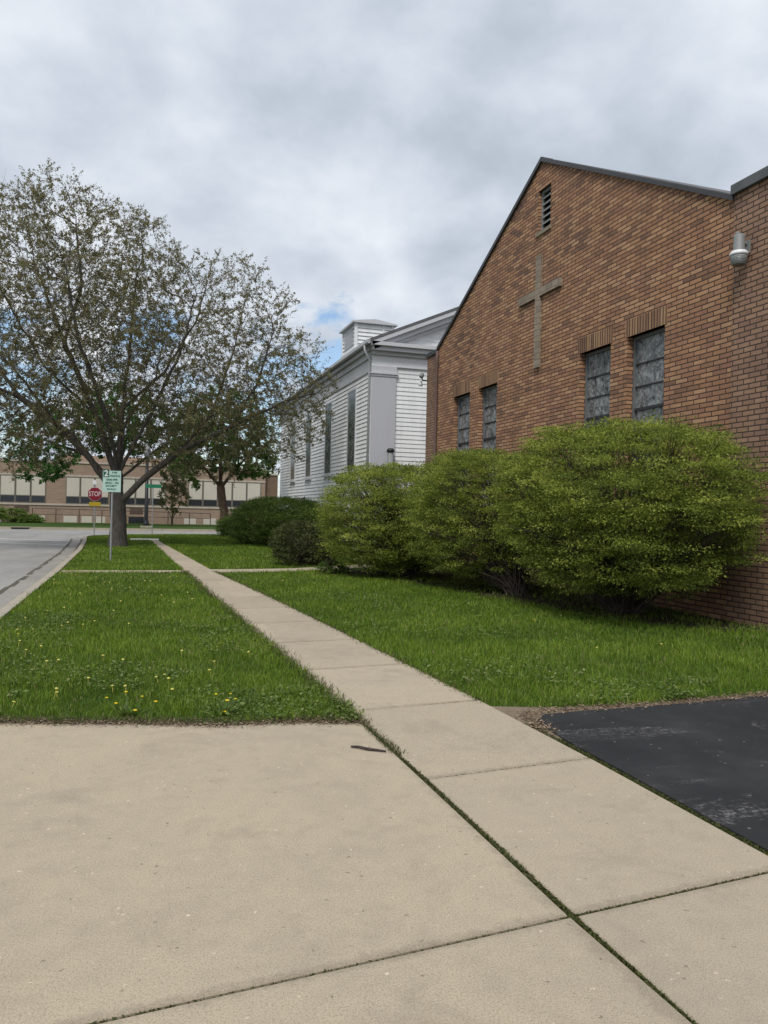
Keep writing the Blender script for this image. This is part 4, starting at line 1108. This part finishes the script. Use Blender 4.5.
for (a, b) in WIN:
    MB().box(WX - 0.012, a - 0.06, WT, WX + 0.12, b + 0.06, WT + 0.33).build('lintel', M['brick_soldier'], bc)
    x = WX + 0.17
    f = MB(); fw_ = 0.055
    f.box(x - 0.03, a, WB, x + 0.05, a + fw_, WT); f.box(x - 0.03, b - fw_, WB, x + 0.05, b, WT)
    f.box(x - 0.03, a + fw_, WT - fw_, x + 0.05, b - fw_, WT); f.box(x - 0.03, a + fw_, WB, x + 0.05, b - fw_, WB + fw_)
    wo_ = f.build('window', M['win_frame'], bc)
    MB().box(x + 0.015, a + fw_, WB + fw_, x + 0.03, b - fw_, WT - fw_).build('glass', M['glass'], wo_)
    z = WT - 0.53; k = 0; br = MB()
    while z > WB + 0.2:
        t_ = 0.028 if k == 2 else 0.012
        br.box(x - (0.02 if k == 2 else 0.01), a + fw_, z - t_, x + 0.014, b - fw_, z + t_); z -= 0.44; k += 1
    br.build('glazing_bars', M['win_bar'], wo_)
    MB().box(WX - 0.05, a - 0.05, WB - 0.1, WX + 0.2, b + 0.05, WB - 0.002).build('sill', M['school_stone'], bc)
cr = MB()
cr.box(WX - 0.075, 16.27, 5.11, WX + 0.02, 16.47, 7.78)
cr.box(WX - 0.072, 16.47, 6.79, WX + 0.02, 17.34, 6.99); cr.box(WX - 0.072, 15.36, 6.79, WX + 0.02, 16.27, 6.99)
cr.build('cross', M['brick_cross'], bc)
vf = MB(); y0, y1, z0, z1 = 15.95, 16.52, 8.36, 9.36; x = WX + 0.08
vf.box(x, y0, z0, x + 0.06, y0 + 0.05, z1); vf.box(x, y1 - 0.05, z0, x + 0.06, y1, z1); vf.box(x, y0 + .05, z1 - 0.05, x + 0.06, y1 - .05, z1)
vent = vf.build('gable_vent', M['lamp_grey'], bc)
sm_ = MB()
for k in range(6):
    z = z0 + 0.04 + k * 0.152
    sm_.add([(x, y0 + .05, z), (x, y1 - .05, z), (x + .10, y1 - .05, z + .10), (x + .10, y0 + .05, z + .10), (x, y0 + .05, z + .035), (x, y1 - .05, z + .035), (x + .10, y1 - .05, z + .135), (x + .10, y0 + .05, z + .135)],
            [(0, 3, 2, 1), (4, 5, 6, 7), (0, 1, 5, 4), (1, 2, 6, 5), (2, 3, 7, 6), (3, 0, 4, 7)])
sm_.build('slats', M['lamp_grey'], vent)
MB().box(WX + 0.2, y0, z0, WX + 0.22, y1, z1).build('vent_backing', M['black_metal'], vent)
MB().box(WX - 0.04, y0 - 0.06, z0 - 0.09, WX + 0.1, y1 + 0.06, z0 - 0.002).build('vent_sill', M['brick_cross'], vent)

# wall lamp on the wing
lx, ly, lz = 8.78, 9.72, 5.74
wl = thing('wall_lamp', 'grey yard lamp with white ring fixed high on the brick wing wall', 'lamp', (8.95, ly, lz))
MB().lathe([(0.05, 0.27), (0.075, 0.27), (0.082, 0.25), (0.085, 0.03), (0.10, 0.0)][::-1], (lx, ly, lz), 20).build('housing', M['lamp_grey'], wl, smooth=True)
MB().lathe([(0.135, -0.055), (0.138, -0.02), (0.115, 0.012), (0.09, 0.02)], (lx, ly, lz), 24).build('reflector_ring', M['lamp_white'], wl, smooth=True)
lens = NT('ribbed lens'); lp_ = lens.obj(); wv = lens.n('ShaderNodeTexWave'); lens.l(lp_, wv.inputs[0]); wv.inputs['Scale'].default_value = 14; wv.bands_direction = 'Z'
lens.pbr(lens.ramp(wv.outputs['Fac'], [(0.2, (0.15, 0.16, 0.16)), (0.8, (0.25, 0.265, 0.265))]), 0.3, lens.bump(wv.outputs['Fac'], 0.5, 0.01), 0, 0.5)
MB().lathe([(0.085, -0.20), (0.108, -0.185), (0.12, -0.11), (0.13, -0.056)], (lx, ly, lz), 24).build('lens', lens.m, wl, smooth=True)
MB().tube([(lx, ly, lz + 0.16), (lx + .12, ly, lz + 0.16), (8.95, ly, lz + 0.10)], 0.022, 8).build('arm', M['lamp_grey'], wl, smooth=True)
MB().box(8.92, ly - 0.06, lz + 0.0, 8.949, ly + 0.06, lz + 0.2).build('wall_plate', M['lamp_grey'], wl, bevel=0.006)
for k in range(3):
    pass
MB().tube([(lx - .03, ly, lz + .27), (lx - .03, ly, lz + .31)], 0.028, 8).build('photocell', M['lamp_grey'], wl, smooth=True)

# camera on the far corner
sx_, sy_, sz_ = 8.9, 23.95, 6.05
sc_ = thing('security_camera', 'small grey camera on a bracket at the left corner of the brick church', 'camera', (9.05, 24.0, sz_))
MB().tube([(9.1, 24.0, sz_ - .05), (8.92, 24.03, sz_ - .05), (8.88, 24.03, sz_ + .06)], 0.025, 7).build('bracket', M['black_metal'], sc_, smooth=True)
MB().tube([(8.92, 24.12, sz_ + .14), (8.80, 23.85, sz_ + .06)], [0.085, 0.075], 10).build('camera_body', M['lamp_grey'], sc_, smooth=True)
MB().tube([(8.86, 24.03, sz_ - .08), (8.85, 24.04, sz_ - .24)], [0.04, 0.07], 10).build('lamp_head', M['lamp_white'], sc_, smooth=True)

# ------------------------------------------------------------------ white church
XW, YF, YB, XE = 8.5, 28.5, 48.4, 18.3
wc = thing('white_church', 'white clapboard church with tall narrow windows and a louvred cupola', 'church', (XW, YF, -0.02))
XR, SLP = 13.4, 0.437
ZE = 8.10
def zr(x): return ZE + SLP * (min(x, 2 * XR - x) - 8.3)
EXP = 0.17
fd = MB().box(XW + 0.03, YF + 0.03, -0.05, XE - 0.03, YB - 0.03, 0.9); fd.build('foundation', M['foundation'], wc)
core = MB().box(XW + 0.04, YF + 0.04, 0.9, XE - 0.04, YB - 0.04, 7.9); core.build('core_wall', M['siding'], wc)
sd_ = MB(); z = 0.9
while z < 7.15:
    z1 = z + EXP
    sd_.quad((XW - 0.018, YF, z), (XW + 0.012, YF, z1), (XW + 0.012, YB, z1), (XW - 0.018, YB, z))
    sd_.quad((XW - 0.018, YF, z), (XW - 0.018, YB, z), (XW + 0.012, YB, z), (XW + 0.012, YF, z))
    z = z1
sd_.build('side_wall', M['siding'], wc)
fr_ = MB(); z = 0.9
while z < 7.9:
    z1 = z + EXP
    fr_.quad((XW, YF - 0.012, z), (XE, YF - 0.012, z), (XE, YF + 0.012, z1), (XW, YF + 0.012, z1))
    fr_.quad((XW, YF - 0.012, z), (XW, YF + 0.012, z), (XE, YF + 0.012, z), (XE, YF - 0.012, z))
    z = z1
z = 8.2
while z < zr(XR) - 0.2:
    z1 = z + EXP; xa = 8.3 + (z - ZE + 0.16) / SLP; xb = 2 * XR - xa
    if xb > xa: 
        fr_.quad((xa, YF - 0.012, z), (xb, YF - 0.012, z), (xb, YF + 0.012, z1), (xa, YF + 0.012, z1))
        fr_.quad((xa, YF - 0.012, z), (xa, YF + 0.012, z), (xb, YF + 0.012, z), (xb, YF - 0.012, z))
    z = z1
fr_.build('front_wall', M['siding'], wc)
ty = MB().extr([(XW + .1, 7.9), (XE - .1, 7.9), (XR, zr(XR) - 0.12)], 'y', YF + 0.03, YB - 0.03); ty.build('gable_core', M['siding'], wc)
YO = 27.98
rf = MB()
for sgn in (0, 1):
    def X(x): return x if sgn == 0 else 2 * XR - x
    a, b = (8.22, zr(8.3) - 0.03), (XR, zr(XR))
    rf.add([(X(a[0]), YO, a[1]), (X(b[0]), YO, b[1]), (X(b[0]), 50.4, b[1]), (X(a[0]), 50.4, a[1]), (X(a[0]), YO, a[1] + .10), (X(b[0]), YO, b[1] + .10), (X(b[0]), 50.4, b[1] + .10), (X(a[0]), 50.4, a[1] + .10)],
           [(0, 1, 2, 3), (7, 6, 5, 4), (0, 4, 5, 1), (1, 5, 6, 2), (2, 6, 7, 3), (3, 7, 4, 0)])
rf.build('roof', M['roof'], wc)
rk = MB()
for sgn in (0, 1):
    def X(x): return x if sgn == 0 else 2 * XR - x
    for (t0, t1, ya, yb) in ((-0.17, -0.005, YO + 0.02, YO + 0.20), (-0.36, -0.172, YO + 0.14, YO + 0.34), (-0.50, -0.362, YO + 0.30, YF - 0.014)):
        ea = 8.26; za = zr(8.3)
        xa = 8.30 + (0.0 if t0 > -0.2 else 0.15)
        rk.add([(X(xa), ya, zr(xa) + t0), (X(XR), ya, zr(XR) + t0), (X(XR), yb, zr(XR) + t0), (X(xa), yb, zr(xa) + t0), (X(xa), ya, zr(xa) + t1), (X(XR), ya, zr(XR) + t1), (X(XR), yb, zr(XR) + t1), (X(xa), yb, zr(xa) + t1)],
               [(0, 3, 2, 1), (4, 5, 6, 7), (0, 1, 5, 4), (1, 2, 6, 5), (2, 3, 7, 6), (3, 0, 4, 7)])
    pass
rk.build('rake_board', M['trim_grey'], wc)
cn = MB()
cn.box(8.32, YO + 0.02, 7.96, XE + 0.18, YF - 0.015, 8.10); cn.box(8.38, YO + 0.14, 7.80, XE + 0.12, YF - 0.015, 7.958); cn.box(8.44, YO + 0.34, 7.66, XE + 0.06, YF - 0.015, 7.798)
cn.build('cornice', M['trim_grey'], wc)
fz = MB().box(8.46, YF - 0.05, 7.30, XE + 0.04, YF - 0.016, 7.658); fz.box(8.44, YF - 0.075, 7.24, XE + 0.05, YF - 0.016, 7.298)
fz.build('frieze_board', M['trim'], wc)
ev = MB().box(8.28, YF - 0.012, 7.80, 8.487, 49.9, 8.0); ev.box(8.40, YF - 0.012, 7.55, 8.487, 48.7, 7.798); ev.box(8.452, YF - 0.012, 7.05, 8.487, 48.5, 7.548)
ev.build('eave_board', M['trim_grey'], wc)
gu = MB().extr([(8.10, 8.12), (8.10, 8.00), (8.13, 7.97), (8.22, 7.97), (8.22, 8.12), (8.20, 8.12), (8.20, 8.0), (8.12, 8.0), (8.12, 8.12)], 'y', 27.9, 50.4)
gu.build('gutter', M['gutter'], wc)
ds = MB().tube([(8.15, 28.4, 7.98), (8.15, 28.42, 7.82), (8.38, 28.46, 7.45), (8.41, 28.60, 7.25), (8.41, 28.60, 0.3)], 0.05, 10)
ds.build('downspout', M['gutter'], wc, smooth=True)
pl_ = MB().box(XW - 0.03, YF - 0.09, 0.85, XW + 0.95, YF - 0.014, 6.84)
pl_.build('pilaster', M['pilaster'], wc, bevel=0.008)
MB().box(XW - 0.04, YF - 0.02, 0.85, XW + .03, YF + 0.10, 7.04).build('corner_board', M['trim'], wc)
pc = MB().box(XW - 0.06, YF - 0.12, 6.842, XW + 0.98, YF - 0.013, 6.92); pc.box(XW - 0.10, YF - 0.16, 6.922, XW + 1.02, YF - 0.012, 7.0); pc.box(XW - 0.05, YF - 0.11, 7.002, XW + 0.97, YF - 0.0155, 7.236)
pc.build('pilaster_cap', M['trim_grey'], wc, bevel=0.006)
for yc in (31.30, 35.45, 39.85, 44.10):
    y0, y1, z0, z1 = yc - 0.66, yc + 0.66, 3.30, 6.72
    f = MB(); x0, x1 = XW - 0.05, XW + 0.03; cw = 0.075
    f.box(x0, y0, z0, x1, y0 + cw, z1); f.box(x0, y1 - cw, z0, x1, y1, z1); f.box(x0, y0 + cw, z1 - cw, x1, y1 - cw, z1); f.box(x0, y0 + cw, z0, x1, y1 - cw, z0 + .08)
    f.box(x0 + .02, y0 + cw, (z0 + z1) / 2 - .03, x1, y1 - cw, (z0 + z1) / 2 + .03); f.box(x0 + .03, yc - .02, z0 + .08, x1, yc + .02, (z0 + z1) / 2 - .03); f.box(x0 + .03, yc - .02, (z0 + z1) / 2 + .03, x1, yc + .02, z1 - cw)
    w_ = f.build('window', M['trim_grey'], wc)
    MB().box(XW - 0.036, y0 + cw + .002, z0 + .082, XW - 0.030, y1 - cw - .002, z1 - cw - .002).build('glass', M['glass_white'], w_)
    MB().box(XW - 0.13, y0 - .08, z0 - .10, XW + 0.02, y1 + .08, z0 - .002).build('sill', M['trim_grey'], w_)
vp = MB().tube([(9.22, 28.22, -0.02), (9.22, 28.22, 3.92)], 0.11, 14).build('vent_pipe', M['lamp_grey'], wc, smooth=True)
MB().lathe([(0.13, 3.90), (0.155, 3.93), (0.155, 4.0), (0.09, 4.06)], (9.22, 28.22, 0), 14).build('cap', M['black_metal'], vp, smooth=True)
# cupola
cu0, cu1, cy0, cy1 = 12.30, 14.70, 45.0, 48.0
cub = MB().box(cu0 - .10, cy0 - .10, 9.4, cu1 + .10, cy1 + .10, 11.55).build('cupola_base', M['trim'], wc)
cw_ = MB(); z = 11.55
while z < 13.0:
    z1 = z + 0.24
    for (p, q, nrm) in (((cu0, cy0), (cu1, cy0), (0, -1)), ((cu0, cy1), (cu0, cy0), (-1, 0)), ((cu1, cy0), (cu1, cy1), (1, 0))):
        o = .03
        cw_.quad((p[0] + nrm[0] * o, p[1] + nrm[1] * o, z), (q[0] + nrm[0] * o, q[1] + nrm[1] * o, z), (q[0] - nrm[0] * o, q[1] - nrm[1] * o, z1), (p[0] - nrm[0] * o, p[1] - nrm[1] * o, z1))
    z = z1
cw_.box(cu0 + .04, cy0 + .04, 11.5, cu1 - .04, cy1 - .04, 13.05)
cwo = cw_.build('cupola', M['siding'], wc)
for (xa, xb, ya, yb) in ((cu0 - .05, cu0 + .13, cy0 - .05, cy0 + .13), (cu1 - .13, cu1 + .05, cy0 - .05, cy0 + .13), (cu0 - .05, cu0 + .05, cy1 - .13, cy1 + .05), (cu0 + 1.72, cu0 + 1.84, cy0 - .03, cy0 + .03)):
    MB().box(xa, ya, 11.552, xb, yb, 13.018).build('corner_board', M['trim'], cwo)
lv = MB()
for k in range(10):
    z = 11.75 + k * .115
    lv.add([(cu0 - .045, cy0 + .5, z), (cu0 - .045, cy1 - .5, z), (cu0 - .015, cy1 - .5, z + .07), (cu0 - .015, cy0 + .5, z + .07), (cu0 - .045, cy0 + .5, z + .03), (cu0 - .045, cy1 - .5, z + .03), (cu0 - .015, cy1 - .5, z + .10), (cu0 - .015, cy0 + .5, z + .10)],
           [(0, 3, 2, 1), (4, 5, 6, 7), (0, 1, 5, 4), (1, 2, 6, 5), (2, 3, 7, 6), (3, 0, 4, 7)])
lv.build('louvre', M['trim_grey'], cwo)
cr_ = MB().extr([(cu0 - .22, 13.02), (cu1 + .22, 13.02), (cu1 + .22, 13.10), ((cu0 + cu1) / 2, 13.30), (cu0 - .22, 13.12)], 'y', cy0 - .22, cy1 + .22)
cr_.build('cupola_roof', M['trim_grey'], cwo)

# ------------------------------------------------------------------ school across the street
YS = 76.0
sb = thing('school_building', 'long low tan brick school building with cream window blinds across the street', 'school', (-2, YS, -0.02))
MB().box(-26, YS, -0.05, 11.9, YS + 14, 5.45).build('wall', M['school_brick'], sb)
MB().box(11.9, YS + 0.4, -0.05, 13.2, YS + 14, 5.0).build('end_wall', M['school_dark'], sb)
MB().box(-26.1, YS - 0.08, 5.45, 11.98, YS + 14.1, 5.62).build('roof_coping', M['school_stone'], sb)
MB().box(11.982, YS + 0.3, 5.0, 13.3, YS + 14.1, 5.14).build('roof_coping', M['school_stone'], sb)
MB().box(-7.4, YS + 4, 5.62, 6.5, YS + 9, 6.45).build('roof_block', M['school_brick'], sb)
MB().box(-26, YS - 0.05, 4.22, 11.9, YS - 0.002, 4.38).build('stone_band', M['school_stone'], sb)
MB().box(-26, YS - 0.07, 1.55, 11.9, YS - 0.002, 1.72).build('stone_band', M['school_stone'], sb)
groups = [(-19.7, -14.4, 4), (-13.1, -8.02, 4), (-6.37, -2.63, 3), (-1.66, 2.47, 3), (4.5, 11.48, 5)]
for (a, b, k) in groups:
    w_ = (b - a) / k
    for i in range(k):
        x0 = a + i * w_ + .02; x1 = a + (i + 1) * w_ - .02
        f = MB(); t_ = .06; ya, yb = YS - .045, YS - .003
        f.box(x0, ya, 1.74, x0 + t_, yb, 4.2); f.box(x1 - t_, ya, 1.74, x1, yb, 4.2); f.box(x0 + t_, ya, 4.14, x1 - t_, yb, 4.2); f.box(x0 + t_, ya, 1.74, x1 - t_, yb, 1.80); f.box(x0 + t_, ya, 2.36, x1 - t_, yb, 2.42)
        fo = f.build('window', M['school_frame'], sb)
        zb_ = 2.43 if (i * 7 + int(a)) % 5 else 2.44
        MB().box(x0 + t_, YS - .028, zb_, x1 - t_, YS - .012, 4.14).build('blind', M['blind'], fo)
        MB().box(x0 + t_, YS - .026, 1.80, x1 - t_, YS - .012, 2.36).build('pane', M['dark_glass'], fo)
for (x0, x1) in ((-9.2, -8.05), (-6.5, -5.35), (-4.95, -4.05), (-3.7, -2.9), (4.2, 5.3), (6.0, 7.2), (8.6, 9.8)):
    MB().box(x0, YS - .03, 0.02, x1, YS - .003, 0.62).build('basement_window', M['blind'], sb)
for (x0, x1) in ((-10.6, -9.4), (-0.75, 0.40)):
    MB().box(x0, YS - .04, 0.92, x1, YS - .003, 1.45).build('louvre', M['brown_metal'], sb)
MB().box(-0.85, YS - .05, 0.0, 0.5, YS - .003, 0.62).build('areaway_opening', M['dark_glass'], sb)
rl = thing('handrail', 'thin brown metal handrail running along the school front', 'railing', (-2, 74.2, 0))
m_ = MB()
m_.tube([(-8.9, 74.2, 1.28), (6.5, 74.2, 1.10)], 0.04, 6); m_.tube([(-8.9, 74.2, 0.75), (6.5, 74.2, 0.62)], 0.03, 6)
m_.build('rail', M['rail'], rl)
for k in range(9):
    x = -8.9 + k * 15.4 / 8
    MB().tube([(x, 74.2, -0.05), (x, 74.2, 1.28 - .18 * k / 8)], 0.04, 6).build('post', M['rail'], rl)

# ------------------------------------------------------------------ signs and street furniture
def text_mesh(txt, size, cx_, z, y, w=None, bold=0.0):
    cu = bpy.data.curves.new('lettering', 'FONT'); cu.body = txt; cu.size = size; cu.align_x = 'CENTER'; cu.align_y = 'CENTER'
    cu.extrude = 0.001; cu.offset = bold
    o = bpy.data.objects.new('lettering', cu); COL.objects.link(o)
    bpy.context.view_layer.update()
    me = bpy.data.meshes.new_from_object(o.evaluated_get(bpy.context.evaluated_depsgraph_get()))
    xs = [v.co.x for v in me.vertices]; wd = max(xs) - min(xs)
    sxl = (w / wd) if w else 1
    mc = (max(xs) + min(xs)) / 2
    for v in me.vertices:
        v.co = Vector((cx_ + (v.co.x - mc) * sxl, y - v.co.z, z + v.co.y))
    bpy.data.objects.remove(o); bpy.data.curves.remove(cu)
    me.materials.clear()
    return me

ps = thing('parking_sign', 'pale green two hour parking sign on a thin steel pole in the grass strip', 'sign', (-0.74, 23.8, -0.02))
MB().tube([(-0.74, 23.83, -0.05), (-0.73, 23.83, 2.62)], 0.028, 8).build('pole', M['steel'], ps)
MB().box(-1.0, 23.785, 2.01, -0.50, 23.792, 2.63).build('panel', M['sign_mint'], ps)
nb = MB().box(-0.985, 23.7815, 2.44, -0.83, 23.7845, 2.66).build('number_block', M['sign_green'], ps)
link_mesh('numeral', text_mesh('2', 0.24, -0.907, 2.54, 23.779, 0.11, 0.004), M['sign_white'], nb)
for (tx, sz, x, z, w_) in (('HR', .085, -0.67, 2.575, .15), ('PARKING', .09, -0.668, 2.475, .29), ('8AM-4PM', .085, -0.75, 2.365, .30), ('MON - FRI', .08, -0.745, 2.27, .36), ('EXCEPT', .07, -0.76, 2.185, .30), ('SUNDAY', .065, -0.75, 2.09, .26)):
    link_mesh('lettering', text_mesh(tx, sz, x, z, 23.7825, w_, 0.002), M['sign_green'], ps)

ss = thing('stop_sign', 'red octagonal stop sign with yellow plate beneath at the street corner', 'sign', (-2.27, 44.85, -0.02))
MB().tube([(-2.27, 44.9, -0.05), (-2.27, 44.9, 3.05)], 0.03, 8).build('pole', M['steel'], ss)
def octo(r, y0, y1, c): return MB().extr([(c[0] + r * math.cos(PI / 8 + k * PI / 4), c[1] + r * math.sin(PI / 8 + k * PI / 4)) for k in range(8)], 'y', y0, y1)
octo(0.395, 44.842, 44.848, (-2.27, 2.235)).build('sign_border', M['stop_white'], ss)
octo(0.375, 44.834, 44.841, (-2.27, 2.235)).build('sign_face', M['stop_red'], ss)
link_mesh('lettering', text_mesh('STOP', 0.36, -2.27, 2.235, 44.830, 0.60, 0.006), M['stop_white'], ss)
MB().box(-2.56, 44.842, 1.58, -1.97, 44.850, 1.80).build('plate', M['yellow'], ss)
MB().extr([(-2.37, 2.80), (-2.26, 2.74), (-2.18, 2.84), (-2.24, 2.98), (-2.36, 3.02), (-2.41, 2.9)], 'y', 44.852, 44.86).build('bracket_plate', M['lamp_white'], ss)

sn_ = thing('street_name_sign', 'green street name blade on a thin pole near the cross street', 'sign', (0.80, 50.2, -0.02))
sn_.location = (0.80, 47.3, -0.02)
MB().tube([(0.80, 47.3, -0.05), (0.80, 47.3, 2.95)], 0.03, 8).build('pole', M['steel'], sn_)
MB().box(0.36, 47.26, 2.72, 1.28, 47.268, 2.93).build('name_blade', M['street_green'], sn_)

lpst = thing('street_lamp', 'black lamp post on a pale concrete base across the cross street', 'lamp post', (0.6, 62.3, 0))
MB().tube([(0.6, 62.3, 0.12), (0.6, 62.3, 0.5), (0.58, 62.3, 5.4)], [0.17, 0.15, 0.11], 12).build('pole', M['black_metal'], lpst, smooth=True)
MB().lathe([(0.24, 0.10), (0.24, 0.30), (0.17, 0.55)], (0.6, 62.3, 0), 12).build('pole_skirt', M['black_metal'], lpst)
MB().box(0.18, 61.9, -0.05, 1.0, 62.7, 0.13).build('concrete_base', M['kerb'], lpst, bevel=0.02)
MB().lathe([(0.10, 5.4), (0.2, 5.5), (0.26, 5.9), (0.2, 6.2), (0.06, 6.4)], (0.58, 62.3, 0), 14).build('lantern', M['lamp_grey'], lpst, smooth=True)

sdn = thing('storm_drain', 'dark storm drain opening in the far kerb', 'drain', (-7.7, 57.95, -0.1))
MB().box(-8.25, 57.965, -0.112, -7.15, 57.992, 0.0).build('opening', M['black_metal'], sdn)
MB().box(-8.35, 57.962, 0.002, -7.05, 58.2, 0.045).build('hood', M['kerb'], sdn)
MB().box(-8.2, 57.52, -0.112, -7.2, 57.94, -0.100).build('grate', M['black_metal'], sdn)
